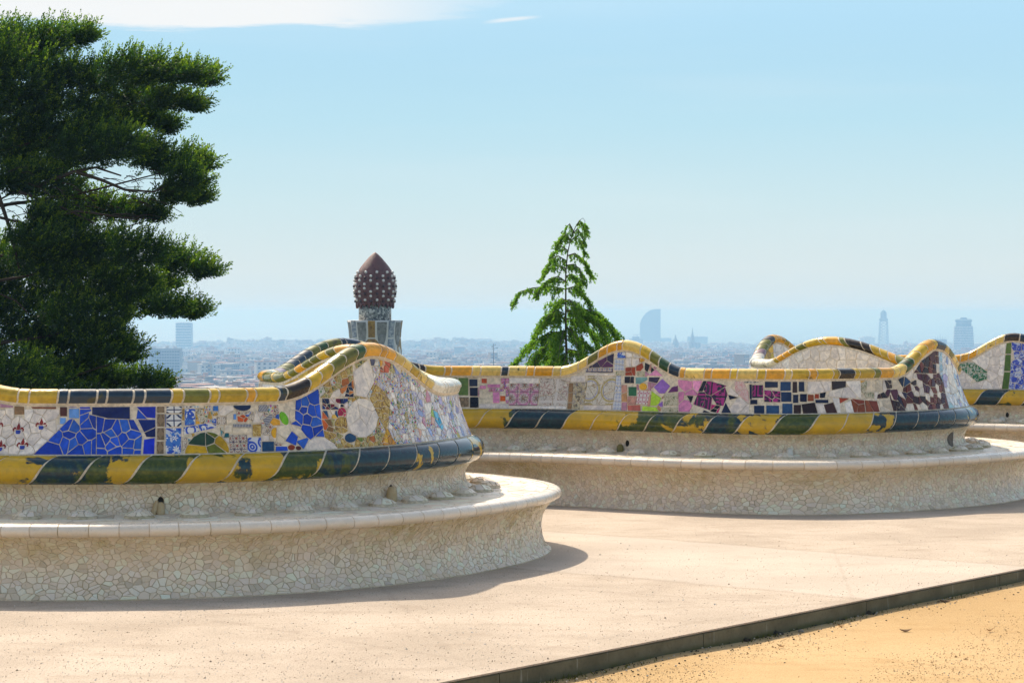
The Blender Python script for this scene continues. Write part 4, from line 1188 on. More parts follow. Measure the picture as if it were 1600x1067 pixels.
# the rim that overhangs the kerb
a0, a1 = kp(-22), kp(22.5)
mb.add([(a0[0], a0[1], 0), (a1[0], a1[1], 0), (a1[0], a1[1], -.008), (a0[0], a0[1], -.008)], [(3, 2, 1, 0)], PATH)
mb.build("plaza_path", kind="structure")

SANDM = m_sand()
mb = MB(); n1, n2 = 60, 24; vs_ = []; fs = []
for i in range(n1 + 1):
    t = -22 + 44.5 * i / n1
    for j in range(n2 + 1):
        o = -.02 + 30 * (j / n2) ** 2
        q = kp(t, o)
        z = -.098 + .018 * math.exp(-(o / .10) ** 2) * (0.6 + .4 * math.sin(t * 5.1 + 1.3 * math.sin(t * 2.3))) + .008 * math.sin(q[0] * 3.1 + .7 * q[1]) * math.sin(q[1] * 2.3)
        vs_.append((q[0], q[1], z))
for i in range(n1):
    for j in range(n2):
        a = i * (n2 + 1) + j; fs.append((a, a + 1, a + n2 + 2, a + n2 + 1)[::-1])
mb.add(vs_, fs, SANDM, smooth=True)
o = mb.build("sand_ground", kind="structure")

def m_kerb():
    M = Mat("weathered_concrete", .9, .25)
    p = M.pos(); z = M.sep(p)[2]
    n1 = M.noise(p, 4, 5, .65); n2 = M.noise(p, 60, 4, .6)
    st = M.noise(M.vmap(p, (9, 9, .8)), 3.0, 4, .6)
    c = M.mix(M.ramp(n1, .3, .7), (.115, .103, .062), (.18, .16, .10))
    c = M.mix(M.math('MULTIPLY', M.ramp(st, .62, .70), .45), c, (.40, .37, .30))
    c = M.mix(M.math('MULTIPLY', M.ramp(n2, .5, .75), .4), c, (.07, .064, .043))
    c = M.mix(M.math('MULTIPLY', M.ramp(z, -.055, -.09), M.ramp(n1, .35, .6)), c, (.085, .085, .03))
    M.color(c); M.bump(n2, .004, .5)
    return M.m
KERB = m_kerb()
kerb = empty("kerb", kp(0, 0, 0)); kerb["kind"] = "structure"
KL = 1.62
def kerb_mesh():
    mb = MB(); L, W, H = KL - .006, .14, .24; b = .006
    # x along the kerb, front at y = 0
    pr = [(0.0, -H), (0.0, -.010 - b), (b, -.010), (W, -.010), (W, -H)]
    vs_ = [(0, y, z) for y, z in pr] + [(L, y, z) for y, z in pr]; n = len(pr)
    fs = [(i, i + 1, n + i + 1, n + i) for i in range(n - 1)] + [tuple(range(n - 1, -1, -1)), tuple(range(n, 2 * n))]
    mb.add(vs_, fs, KERB); return mb.mesh("kerb_stone")
KM = kerb_mesh()
t0 = (1101 - 800)
tj = .368 * 5.602                                   # a joint that the photograph shows
ang = math.atan2(KD.y, KD.x)
k = -7
while k < 13:
    o = bpy.data.objects.new("kerb_stone", KM); COL.objects.link(o); o.parent = kerb
    q = Vector(kp(tj + k * KL)) - Vector(kp(0)); o.location = (q.x + KN.x * -.003, q.y + KN.y * -.003, -.0015)
    o.rotation_euler = (0, 0, ang); k += 1

# ------------------------------------------------------------------ clods, grit, moss and leaves beside the kerb
CLOD = plain("dark_clod", (.055, .048, .036), .95, .35, 30, .1)
PEB = plain("pale_pebble", (.46, .40, .32), .8, .2, 30, .2)
def lump(mb, c, r, rg, mat, flat=.55):
    n = 7; rings = [(.0, -.3), (.8, -.25), (1.0, .1), (.7, .5), (0.02, .72)]
    vs_ = []; fs = []
    for rr, z in rings:
        for i in range(n):
            a = 2 * math.pi * i / n; k = r * rr * rg.uniform(.7, 1.25)
            vs_.append((c[0] + k * math.cos(a), c[1] + k * math.sin(a) * .9, c[2] + z * r * flat * 2 * rg.uniform(.8, 1.2)))
    for j in range(4):
        for i in range(n): a, b = j * n + i, j * n + (i + 1) % n; fs.append((a, b, b + n, a + n))
    mb.add(vs_, fs, mat)
def ground_at(px, py, z=-.098):
    d = (EYE - z) * F / (py - 489); return Vector(((px - 800) * d / F, d, z))
for px, py, r, lb in ((1147, 1000, .020, "dark earth clod nearest the camera below the kerb joint"), (1166, 1003, .014, "small dark clod lying on the sand between two larger clods"), (1157, 998, .024, "largest dark clod heaped against the foot of the kerb"), (1213, 993, .018, "round dark clod a little off the kerb on the sand"),
                      (1236, 984, .022, "dark clod against the kerb foot beside a grey stone"), (1262, 980, .020, "flat dark clod touching the kerb face above a grey stone"), (1358, 963, .022, "dark clod against the kerb foot along its middle stretch"), (1541, 922, .014, "dark clod by the kerb far along near the edge of the view")):
    rg = random.Random(int(px)); q = ground_at(px, py)
    r *= 1.5; mb = MB(); lump(mb, (0, 0, 0), r, rg, CLOD, .5); lump(mb, (-r * 1.2, r * .2, 0), r * .45, rg, CLOD, .5); lump(mb, (r * .3, -r * .8, 0), r * .35, rg, CLOD, .5); lump(mb, (r * 1.1, r * .3, 0), r * .6, rg, CLOD, .5)
    o = mb.build("clod"); o.location = (q.x, q.y, -.092); tag(o, lb, "clod", "dark clods along the kerb foot")
rg = random.Random(3); q = ground_at(1252, 989); mb = MB(); lump(mb, (0, 0, 0), .017, rg, plain("grey_stone", (.20, .18, .15), .85)); o = mb.build("pebble"); o.location = (q.x, q.y, -.092); tag(o, "grey stone on the sand below a flat dark clod", "stone")
q = ground_at(1489, 930); mb = MB(); lump(mb, (0, 0, 0), .010, rg, PEB); o = mb.build("pebble"); o.location = (q.x, q.y, -.092); tag(o, "small white pebble on the sand close to the kerb", "stone")
LEAFM = plain("dry_leaf", (.17, .085, .035), .8, .3, 20); LEAFL = plain("tan_leaf", (.42, .24, .09), .8, .25, 20)
def dry_leaf(px, py, l, rot, mat, lb):
    q = ground_at(px, py); mb = MB(); n = 6; vs_ = []
    for i in range(n + 1):
        t = i / n; w = l * .20 * math.sin(math.pi * min(1, t * .95 + .03)); x = l * (t - .5); zz = .006 + .016 * (2 * t - 1) ** 2
        vs_ += [(x, -w, zz + w * .5), (x, 0, zz), (x, w, zz + w * .7)]
    fs = []
    for i in range(n):
        for j in range(2): a = i * 3 + j; fs.append((a, a + 1, a + 4, a + 3)); 
    mb.add(vs_, fs, mat, smooth=True)
    o = mb.build("dry_leaf"); o.location = (q.x, q.y, -.098); o.rotation_euler = (0, 0, rot); tag(o, lb, "leaf")
dry_leaf(1416, 989, .07, .1, LEAFM, "dark brown dry leaf lying flat on the orange sand")
dry_leaf(1548, 988, .055, .5, LEAFL, "curled tan dry leaf alone on the orange sand")
dry_leaf(1221, 1013, .05, -.6, LEAFL, "curved tan leaf on the sand below the clods")
dry_leaf(1478, 943, .07, .05, LEAFM, "slender brown twig leaf on the sand near the kerb")
dry_leaf(1315, 981, .05, .2, LEAFL, "small tan leaf on the sand beside the kerb shadow")
rg = random.Random(9); mb = MB()
for i in range(900):
    t = rg.uniform(-3, 9); o_ = abs(rg.gauss(0, .10)) + .01; q = kp(t, o_); lump(mb, (q[0], q[1], -.094 + .012 * math.exp(-(o_ / .1) ** 2)), rg.uniform(.002, .0065), rg, CLOD if rg.random() < .7 else PEB)
for i in range(350):
    px, py = rg.uniform(700, 1600), rg.uniform(900, 1067); q = ground_at(px, py)
    if (Vector((q.x, q.y)) - KP).dot(KN) > .05: lump(mb, (q.x, q.y, -.096), rg.uniform(.0018, .0045), rg, CLOD if rg.random() < .12 else PEB)
mb.build("grit", kind="stuff")
mb = MB(); MOSS = plain("kerb_moss", (.11, .11, .025), .95, .4, 40, .1)
for i in range(1500):
    t = rg.uniform(-3, 9)
    if math.sin(t * 2.1) + math.sin(t * 5.3 + 1) < -.2: continue
    q = kp(t, rg.uniform(.0, .07)); a = rg.uniform(0, 6.28); h = rg.uniform(.006, .018); w = .004
    mb.add([(q[0] - w * math.cos(a), q[1] - w * math.sin(a), -.092), (q[0] + w * math.cos(a), q[1] + w * math.sin(a), -.092), (q[0] + rg.uniform(-.01, .01), q[1] + rg.uniform(-.01, .01), -.088 + h)], [(0, 1, 2)], MOSS)
mb.build("moss", kind="stuff")
# loose grains on the path and on the sand
def chips(name, n, mats, zs, side, ylo, seed):
    rg = random.Random(seed); mb = MB(); made = 0
    while made < n:
        px, py = rg.uniform(-40, 1640), ylo + (1075 - ylo) * rg.random() ** .8
        d = (EYE - zs) * F / (py - 489); x = (px - 800) * d / F; o_ = (Vector((x, d)) - KP).dot(KN)
        if (o_ < -.03) != (side < 0) or (side > 0 and o_ < .02): continue
        made += 1
        r = rg.uniform(.0016, .0040) * (1.9 if rg.random() < .025 else 1); a = rg.uniform(0, 6.28); k = rg.uniform(.6, 1.3)
        pts = [(x + r * k * math.cos(a + t) , d + r * math.sin(a + t), zs + rg.uniform(-.0005, .0008)) for t in (0, 1.26, 2.5, 3.8, 5.0)] + [(x + rg.uniform(-.3, .3) * r, d, zs + r * rg.uniform(.7, 1.2))]
        mb.add(pts, [(0, 1, 5), (1, 2, 5), (2, 3, 5), (3, 4, 5), (4, 0, 5)], mats[int(rg.random() ** 1.9 * len(mats))])
    mb.build(name, kind="stuff")
chips("gravel", 8000, [PEB, plain("buff_grain", (.34, .26, .18), .9, .3, 40), plain("white_grain", (.66, .60, .52), .8, .2, 40), plain('umber_grain', (.20, .15, .10), .9, .3, 40)], .0, -1, 800, 4)
chips("sand_grains", 5500, [plain("amber_grain", (.33, .19, .07), .9, .3, 40), plain("pale_sand_grain", (.66, .48, .27), .9, .2, 40), CLOD], -.097, 1, 880, 6)
# ------------------------------------------------------------------ land and sea beyond the terrace
def land_z(d, x=0.0):
    return float(np.interp(d, [0, 14, 26, 34, 90, 300, 700, 1700, 2500, 3500, 5000, 6300, 7000], [-4.0, -4.0, -4.6, -6.5, -17, -28, -38, -55, -62, -72, -82, -87.2, -92]))
def ridge(d, x):
    """low hills in the haze to the left and in the middle"""
    px = x / max(d, 1) * F + 800
    a = math.exp(-((d - 4900) / 260) ** 2)
    h = np.interp(px, [150, 290, 350, 420, 480, 560, 620, 690, 720, 770, 800, 850, 930, 1000], [0, 3, 12, 15, 13, 9, 10, 16, 17, 11, 9, 6, 3, 0])
    return a * float(h)
LANDM = Mat("hazy_ground", .95, .1)
_p = LANDM.pos(); LANDM.color(LANDM.mix(LANDM.ramp(LANDM.noise(_p, .02, 5), .35, .65), (.055, .075, .035), (.17, .16, .11))); LANDM = LANDM.m
mb = MB(); ds_ = [15, 18, 22, 26, 34, 50, 90, 160, 300, 500, 900, 1400, 1900, 2400, 2900, 3400, 3900, 4400, 4700, 4850, 4900, 4950, 5100, 5400, 5900, 6300, 6600, 7000]
nx_ = 81; vs_ = []; fs = []
for d in ds_:
    for j in range(nx_):
        x = (j / (nx_ - 1) * 2 - 1) * (d * .42 + 22)
        vs_.append((x, d, land_z(d) + ridge(d, x)))
for i in range(len(ds_) - 1):
    for j in range(nx_ - 1): a = i * nx_ + j; fs.append((a, a + 1, a + nx_ + 1, a + nx_))
mb.add(vs_, fs, LANDM, smooth=True); mb.build("hillside_terrain", kind="structure")
SEAM = Mat("sea_water", .25, .5); SEAM.color((.03, .07, .10)); SEAM = SEAM.m
mb = MB(); mb.add([(-14000, 6000, -88), (14000, 6000, -88), (14000, 44000, -88), (-14000, 44000, -88)], [(0, 1, 2, 3)], SEAM); mb.build("sea", kind="structure")

# ------------------------------------------------------------------ the air
HZ = bpy.data.materials.new("haze"); HZ.use_nodes = True; ht = HZ.node_tree; ht.nodes.clear()
ho = ht.nodes.new("ShaderNodeOutputMaterial"); hv = ht.nodes.new("ShaderNodeVolumePrincipled")
hv.inputs['Color'].default_value = (.128, .242, .41, 1); hv.inputs['Absorption Color'].default_value = (.68, .68, .68, 1); hv.inputs['Density'].default_value = 6.0e-4; hv.inputs['Anisotropy'].default_value = .25
ht.links.new(hv.outputs[0], ho.inputs['Volume'])
mb = MB(); mb.box((0, 22300, (17 - 93.5) / 2), (30000, 45400, 17 + 93.5), HZ); mb.build("haze", kind="stuff")

# ------------------------------------------------------------------ mosaic tower of the gate lodge
D = 80.0; u_ = D / F
def tower():
    c = at(586, 560, D)
    root = empty("mosaic_tower", (c.x, D, c.z - 4.5), "slender mosaic tower with a dark red pine cone dome dotted with white studs", "tower")
    top = lambda py: EYE - (py - 489) * D / F - root.location.z
    DOMEM = Mat("dark_red_mosaic", .55, .3)
    p = DOMEM.obj(); v = DOMEM.vor(p, 14, out='Color'); e = DOMEM.vor(p, 14, 'DISTANCE_TO_EDGE')
    col = DOMEM.mix(DOMEM.sep(v)[0], (.075, .021, .023), (.155, .052, .050)); DOMEM.color(DOMEM.mix(DOMEM.ramp(e, .05, .02), col, (.20, .13, .11))); DOMEM.bump(DOMEM.ramp(e, 0, .1), .01, .5); DOMEM = DOMEM.m
    NECKM = Mat("speckled_grey_mosaic", .5, .4)
    p = NECKM.obj(); v = NECKM.vor(p, 17, out='Color'); e = NECKM.vor(p, 17, 'DISTANCE_TO_EDGE')
    r_ = NECKM.sep(v)[0]
    col = NECKM.mix(NECKM.ramp(r_, .3, .5), (.07, .08, .09), (.22, .24, .22)); col = NECKM.mix(NECKM.ramp(r_, .62, .75), col, (.50, .49, .45)); NECKM.color(NECKM.mix(NECKM.ramp(e, .05, .02), col, (.34, .32, .28))); NECKM = NECKM.m
    WH = plain("white_trencadis", (.58, .55, .51), .4, .12, 14); GR = Mat("grey_niche_mosaic", .5, .4)
    p = GR.obj(); v = GR.vor(p, 12, out='Color'); GR.color(GR.mix(GR.sep(v)[0], (.13, .13, .125), (.27, .265, .25))); GR = GR.m
    BR = Mat("brown_gold_mosaic", .4, .5); p = BR.obj(); v = BR.vor(p, 11, out='Color'); BR.color(BR.mix(BR.sep(v)[0], (.15, .075, .02), (.36, .21, .045))); BR = BR.m
    BLG = Mat("blue_grey_mosaic", .4, .5); p = BLG.obj(); v = BLG.vor(p, 16, out='Color'); BLG.color(BLG.mix(BLG.sep(v)[0], (.10, .13, .18), (.40, .42, .44))); BLG = BLG.m
    mb = MB()
    pts = [(29.5, 476), (30.2, 468), (31.8, 457), (32.2, 448), (31.6, 440), (29.4, 430), (26.6, 424), (22.4, 417.4), (18.2, 412), (13.6, 406.6), (10.6, 403), (6.6, 399), (3.2, 396), (.3, 394)]
    mb.lathe((0, 0, 0), [(r * u_, top(y)) for r, y in pts], DOMEM, 40); mb.build("dome", root)
    # hanging tips of the dome's rim
    mb = MB()
    for i in range(24):
        a = 2 * math.pi * i / 24; r = 29.5 * u_; w = 2 * math.pi / 24 * .42
        A = lambda t, rr, y: (rr * math.cos(a + t), rr * math.sin(a + t), top(y))
        l = 5 if i % 2 else 3
        mb.add([A(-w, r + .02, 473), A(w, r + .02, 473), A(0, r + .015, 477 + l), A(-w, r - .06, 473), A(w, r - .06, 473), A(0, r - .05, 477 + l)], [(0, 2, 1), (3, 4, 5), (0, 3, 5, 2), (1, 2, 5, 4), (0, 1, 4, 3)], DOMEM)
    mb.build("rim_tip", root, "stuff")
    # studs: white ones and dark ones in slanting rows
    rad = lambda y: float(np.interp(y, [394, 399, 403, 406.6, 412, 417.4, 424, 430, 440, 448, 457, 468, 476], [.3, 6.6, 10.6, 13.6, 18.2, 22.4, 26.6, 29.4, 31.6, 32.2, 31.8, 30.2, 29.5])) * u_
    WS = plain("white_stud", (.66, .62, .58), .3, .1, 20); DS_ = plain("dark_stud", (.05, .022, .025), .4, .2, 20)
    def stud_mesh(m):
        mb = MB(); mb.lathe((0, 0, 0), [(.049, 0), (.049, .035), (.040, .055), (.02, .066), (.002, .068)], m, 8, cap=False); return mb.mesh("stud")
    SW, SD = stud_mesh(WS), stud_mesh(DS_)
    rows = [(426, 0, 'w'), (432, 1, 'w'), (439, 1, 'w'), (444.5, 0, 'w'), (451, 0, 'w'), (456, 1, 'w'), (463, 1, 'w'), (469, 0, 'w'), (435, 0, 'd'), (447.5, 1, 'd'), (459.5, 0, 'd'), (471, 1, 'd')]
    for y, ph, kd in rows:
        for i in range(10):
            a = 2 * math.pi * (i + ph * .5) / 10 - .15
            o = bpy.data.objects.new("stud", SW if kd == 'w' else SD); COL.objects.link(o); o.parent = root
            r = rad(y) - .005
            nrm = Vector((math.cos(a), math.sin(a), .15 if y > 440 else .35)).normalized()
            o.location = (r * math.cos(a), r * math.sin(a), top(y)); o.rotation_euler = nrm.to_track_quat('Z', 'Y').to_euler()
    mb = MB(); mb.lathe((0, 0, 0), [(25.5 * u_, top(504)), (25.5 * u_, top(470))], NECKM, 36); mb.build("neck", root)
    # flaring crown of eight merlons around a shaft
    cr = [(44, 575), (43, 560), (41, 548), (40, 536), (40, 524), (41, 514), (43, 500)]
    R_ = lambda y: float(np.interp(y, [500, 514, 524, 536, 548, 560, 575, 700], [43, 41, 40, 40, 41.2, 43, 45, 52])) * u_
    mb = MB(); prof = [(R_(y), top(y)) for y in (690, 640, 600, 575, 560, 548, 536, 524, 514, 500.5)] + [(R_(500) - .10, top(500.3)), (28 * u_, top(503.5)), (25 * u_, top(503.5))]
    mb.lathe((0, 0, 0), prof, WH, 64); mb.build("crown", root)
    def panel(name, a0, a1, outline, mat, off):
        """outline in (t across 0..1, picture row) wrapped round the crown; a shallow raised panel"""
        mb = MB(); n = len(outline)
        f = []; b = []
        for t, y in outline:
            a = a0 + (a1 - a0) * t
            for L, h in ((f, off), (b, -.02)): L.append(((R_(y) + h) * math.cos(a), (R_(y) + h) * math.sin(a), top(y)))
        # fan from the middle so that the panel follows the curve
        ym = sum(y for _, y in outline) / n; a = (a0 + a1) / 2
        mid = ((R_(ym) + off) * math.cos(a), (R_(ym) + off) * math.sin(a), top(ym))
        mb.add(f + b + [mid], [(i, (i + 1) % n, 2 * n) for i in range(n)] + [(n + i, n + (i + 1) % n, (i + 1) % n, i) for i in range(n)], mat)
        mb.build(name, root)
    for i in range(8):
        a = -math.pi / 2 - .07 + i * math.pi / 4; hw = .13
        # merlon strip: brown towards us, blue grey beside, with a flared foot
        m = BR if i % 2 == 0 else BLG
        panel("merlon_panel", a - hw, a + hw, [(.0, 501), (0.0, 515), (0, 527), (1, 527), (1, 515), (1, 501)][::-1], m, .012)
        panel("merlon_panel", a - hw, a + hw, [(.0, 529), (-1.1, 541), (-1.2, 556), (-1.25, 575), (2.25, 575), (2.2, 556), (2.1, 541), (1, 529)][::-1] if i % 2 == 0 else [(.0, 529), (-.1, 541), (-.3, 556), (-.5, 575), (1.5, 575), (1.3, 556), (1.1, 541), (1, 529)][::-1], m, .012)
        b = a + math.pi / 8
        panel("niche_panel", b - .185, b + .185, [(.0, 503), (.0, 520), (.10, 531), (.28, 538), (.5, 540), (.72, 538), (.9, 531), (1, 520), (1, 503), (.5, 503)][::-1], GR, -.004 + .012)
tower()

# ------------------------------------------------------------------ thin mast
MD = 900.0; c = at(771, 640, MD)
mast = empty("signal_mast", (c.x, MD, land_z(MD)), "thin dark mast with small antennas standing in the haze behind the bench", "mast")
STEEL = plain("mast_steel", (.10, .11, .13), .6)
tz = lambda py: EYE - (py - 489) * MD / F - land_z(MD)
mb = MB(); mb.tube([(0, 0, 0), (0, 0, tz(537))], [.26, .13], STEEL, 8); mb.build("pole", mast)
for py, w in ((540.5, .8), (545, 1.5), (543, -.6)):
    mb = MB(); mb.tube([(-w * .3, 0, tz(py)), (w, 0, tz(py) + .4)], .08, STEEL, 5); mb.box((w, 0, tz(py) + .4), (.22, .2, .5), STEEL); mb.build("antenna", mast)

# ------------------------------------------------------------------ trees
def leafmat(name, a, b, c, trans=.35):
    M = Mat(name, .62, .25)
    t = M.sep(M.tint())[0]
    col = M.mix(M.ramp(t, 0, .6, smooth=False), a, b); col = M.mix(M.ramp(t, .6, 1, smooth=False), col, c)
    M.color(col)
    tr = M.n("ShaderNodeBsdfTranslucent"); M.t.links.new(M.mix(1, col, (1.5, 1.75, .55), 'MULTIPLY'), tr.inputs[0])
    ms = M.n("ShaderNodeMixShader"); ms.inputs[0].default_value = trans
    M.t.links.new(M.b.outputs[0], ms.inputs[1]); M.t.links.new(tr.outputs[0], ms.inputs[2]); M.t.links.new(ms.outputs[0], M.out.inputs[0])
    return M.m
def leaf_cloud(name, P, Dv, L, W, T, mat, parent, seed):
    """many kite-shaped leaves: position, direction, length, width, tint"""
    rs = np.random.RandomState(seed)
    n = len(P)
    Dv = Dv / (np.linalg.norm(Dv, axis=1, keepdims=True) + 1e-9)
    up = rs.normal(size=(n, 3)); sd = np.cross(Dv, up); sd /= (np.linalg.norm(sd, axis=1, keepdims=True) + 1e-9)
    L = L[:, None]; W = W[:, None]
    v = np.stack([P, P + Dv * L * .45 + sd * W, P + Dv * L, P + Dv * L * .45 - sd * W], 1).reshape(-1, 3)
    me = bpy.data.meshes.new(name)
    me.vertices.add(4 * n); me.loops.add(4 * n); me.polygons.add(n)
    me.vertices.foreach_set("co", v.ravel().astype(np.float32))
    me.loops.foreach_set("vertex_index", np.arange(4 * n, dtype=np.int32))
    me.polygons.foreach_set("loop_start", np.arange(0, 4 * n, 4, dtype=np.int32))
    me.materials.append(mat)
    a = me.attributes.new("tint", 'FLOAT_COLOR', 'FACE')
    cc = np.ones((n, 4), np.float32); cc[:, 0] = T
    a.data.foreach_set("color", cc.ravel())
    me.update(calc_edges=True); me.validate()
    o = bpy.data.objects.new(name, me); COL.objects.link(o); o.parent = parent
    return o
BARK = plain("dark_bark", (.055, .042, .032), .95, .35, 9, .1)
def big_tree():
    D0 = 30.0; rs = np.random.RandomState(4); rg = random.Random(21)
    base_ = at(-70, 489, D0); zb = land_z(D0) - .3
    root = empty("conifer_tree", (base_.x, D0, zb), "big dark green conifer with layered upturned boughs behind the bench", "tree")
    org = Vector(root.location)
    B = [(-60, 85, 95, 60), (15, 85, 60, 45), (60, 72, 50, 25), (95, 62, 34, 13), (125, 62, 14, 5), (30, 130, 80, 50), (120, 125, 60, 26), (195, 115, 55, 24), (250, 116, 45, 17), (290, 122, 34, 11), (318, 127, 14, 6), (205, 150, 60, 22), (255, 160, 40, 11), (295, 168, 18, 5),
         (95, 190, 80, 45), (170, 190, 55, 28), (220, 187, 30, 14), (252, 203, 16, 5), (10, 200, 75, 60), (180, 230, 50, 22), (225, 238, 24, 8), (130, 235, 60, 30), (50, 245, 80, 30), (232, 258, 40, 15), (280, 256, 34, 13), (308, 262, 18, 7), (285, 285, 34, 16), (300, 312, 20, 9), (262, 308, 24, 10),
         (60, 288, 70, 22), (20, 285, 40, 20), (50, 375, 50, 14), (110, 325, 46, 24), (100, 350, 40, 14), (165, 330, 40, 13), (205, 335, 34, 8), (235, 340, 15, 4), (60, 345, 26, 16), (-20, 420, 80, 50), (70, 405, 80, 36), (140, 388, 60, 26), (210, 396, 55, 26), (270, 415, 40, 18), (312, 426, 24, 7), (120, 440, 90, 42), (195, 448, 58, 24), (245, 445, 34, 10),
         (30, 500, 90, 56), (130, 495, 80, 34), (210, 478, 50, 17), (262, 487, 32, 9), (295, 491, 16, 5), (90, 555, 80, 42), (160, 540, 42, 28), (195, 556, 18, 9), (20, 595, 90, 40), (130, 590, 60, 24), (185, 598, 38, 12), (228, 603, 24, 6), (246, 605, 10, 3),
         (-110, 170, 90, 90), (-140, 320, 80, 60), (-150, 450, 90, 90), (-60, 310, 40, 50), (-120, 590, 100, 70), (-60, 570, 80, 60), (-150, 100, 60, 50), (60, 650, 150, 50), (-100, 660, 120, 60)]
    P = []; Dv = []; L = []; T = []
    limbs = MB()
    trunk_top = at(-60, 40, D0)
    tr = [Vector((base_.x, D0, zb)), at(-80, 520, D0), at(-62, 330, D0), at(-66, 180, D0), trunk_top]
    limbs.tube([p - org for p in tr], [.34, .26, .2, .14, .05], BARK, 10); trunk = limbs.build("trunk", root)
    br = MB()
    for cx, cy, rx, ry in B:
        dd = D0 + rg.uniform(-1.0, 1.0) * (.4 if rx < 25 else 1.0); c = at(cx, cy, dd)
        k = dd / F; ax, az = rx * k, ry * k; ay = max(.12, min(.9, ax * .8))
        vol = ax * az
        n = int(90 + 1700 * vol)
        # a branch runs from the trunk to the clump
        if cx > 0 and rx > 12 and rg.random() < .2:
            st = at(-60, cy + 40 + (cx + 60) * .10, D0); mid = (st + c) / 2 + Vector((0, 0, -.12)); br.tube([st - org, mid - org, c + Vector((ax * .6, 0, -az * .2)) - org], [.03, .018, .005], BARK, 5)
        th = rs.uniform(0, 2 * np.pi, n); cz = rs.uniform(-1, 1, n); r = rs.uniform(.12, 1.0, n) ** .45
        sx = np.sqrt(1 - cz ** 2)
        q = np.stack([ax * r * sx * np.cos(th), ay * r * sx * np.sin(th), az * r * cz], 1) * .93
        # feathery plumes that sweep outwards and turn up at their ends
        out = q / np.array([ax, ay, az])
        hd = np.array([.70, 0, .42]) if cx > -40 else np.array([-.1, 0, .6])
        d = out * np.array([.40, .55, .55]) + hd * (.8 + .3 * rs.rand(n, 1)) + rs.normal(size=(n, 3)) * .30
        d /= np.linalg.norm(d, axis=1, keepdims=True)
        flat = rs.rand(n, 1) < .28                   # long shoots that reach out nearly level
        d = np.where(flat, np.array([1.0 if cx > -40 else -.2, 0, .08]) + out * np.array([.2, .5, .25]) + rs.normal(size=(n, 3)) * .16, d)
        d /= np.linalg.norm(d, axis=1, keepdims=True)
        ln = np.where(flat, rs.uniform(.16, .40, (n, 1)), rs.uniform(.10, .25, (n, 1))) * (1.0 if rx > 12 else .8)
        m = 40; dark = rs.normal(size=n) * .10
        for j in range(m):
            t = (j + .5) / m
            axis = d + np.array([0, 0, .55]) * t * np.where(flat, .45, 1.0)
            w = .038 * (1 - t) ** .7 + .006
            sid = rs.normal(size=(n, 3)); sid -= d * (sid * d).sum(1, keepdims=True); sid /= np.linalg.norm(sid, axis=1, keepdims=True)
            P.append(np.array(c) + q + axis * ln * t + sid * w * rs.uniform(.1, 1, (n, 1)))
            Dv.append(axis * .9 + sid * .55 + rs.normal(size=(n, 3)) * .15)
            L.append(rs.uniform(.018, .040, n)); T.append(np.clip(.18 + .68 * t * t + dark + rs.normal(size=n) * .13, 0, 1))  # needles pale towards plume tips: sunlit tips put into the leaf colour
    br.build("branch", root, "stuff")
    # the bare limbs that show in the gaps
    for pts, r in (([(-20, 250), (4, 322), (14, 352), (24, 392), (30, 420)], [.030, .026, .022, .018, .012]), ([(60, 290), (118, 268), (160, 282), (196, 297), (240, 300), (262, 290)], [.028, .026, .022, .018, .012, .006]), ([(30, 300), (80, 318), (110, 330), (150, 350)], [.022, .018, .014, .008]), ([(60, 345), (120, 330), (180, 338), (225, 345)], [.02, .016, .012, .006]), ([(0, 340), (40, 350), (60, 385)], [.02, .015, .01]), ([(120, 268), (150, 262), (190, 275)], [.02, .016, .01]), ([(-10, 455), (25, 470), (45, 490)], [.012, .01, .006])):
        mb = MB(); mb.tube([at(x, y, D0 - .55) - org for x, y in pts], r, BARK, 6); mb.build("limb", root)
    rgt = random.Random(8); mb = MB()
    for _ in range(110):                             # fine dead twigs under the upper boughs
        x, y = rgt.uniform(-10, 235), rgt.uniform(262, 345); p = at(x, y, D0 + rgt.uniform(-.9, .6)) - org
        v = Vector((rgt.uniform(.1, .45), rgt.uniform(-.2, .2), rgt.uniform(-.22, .12))); mb.tube([p, p + v * .5 + Vector((0, 0, .03)), p + v], [.007, .005, .003], BARK, 4)
    mb.build("twig", root, "stuff")
    P = np.concatenate(P); Dv = np.concatenate(Dv); L = np.concatenate(L); T = np.concatenate(T)
    leaf_cloud("crown", P - np.array(org), Dv, L, L * .20 + .0035, T, leafmat("dark_conifer_leaf", (.010, .027, .009), (.036, .080, .012), (.17, .235, .018), .45), root, 3)
big_tree()

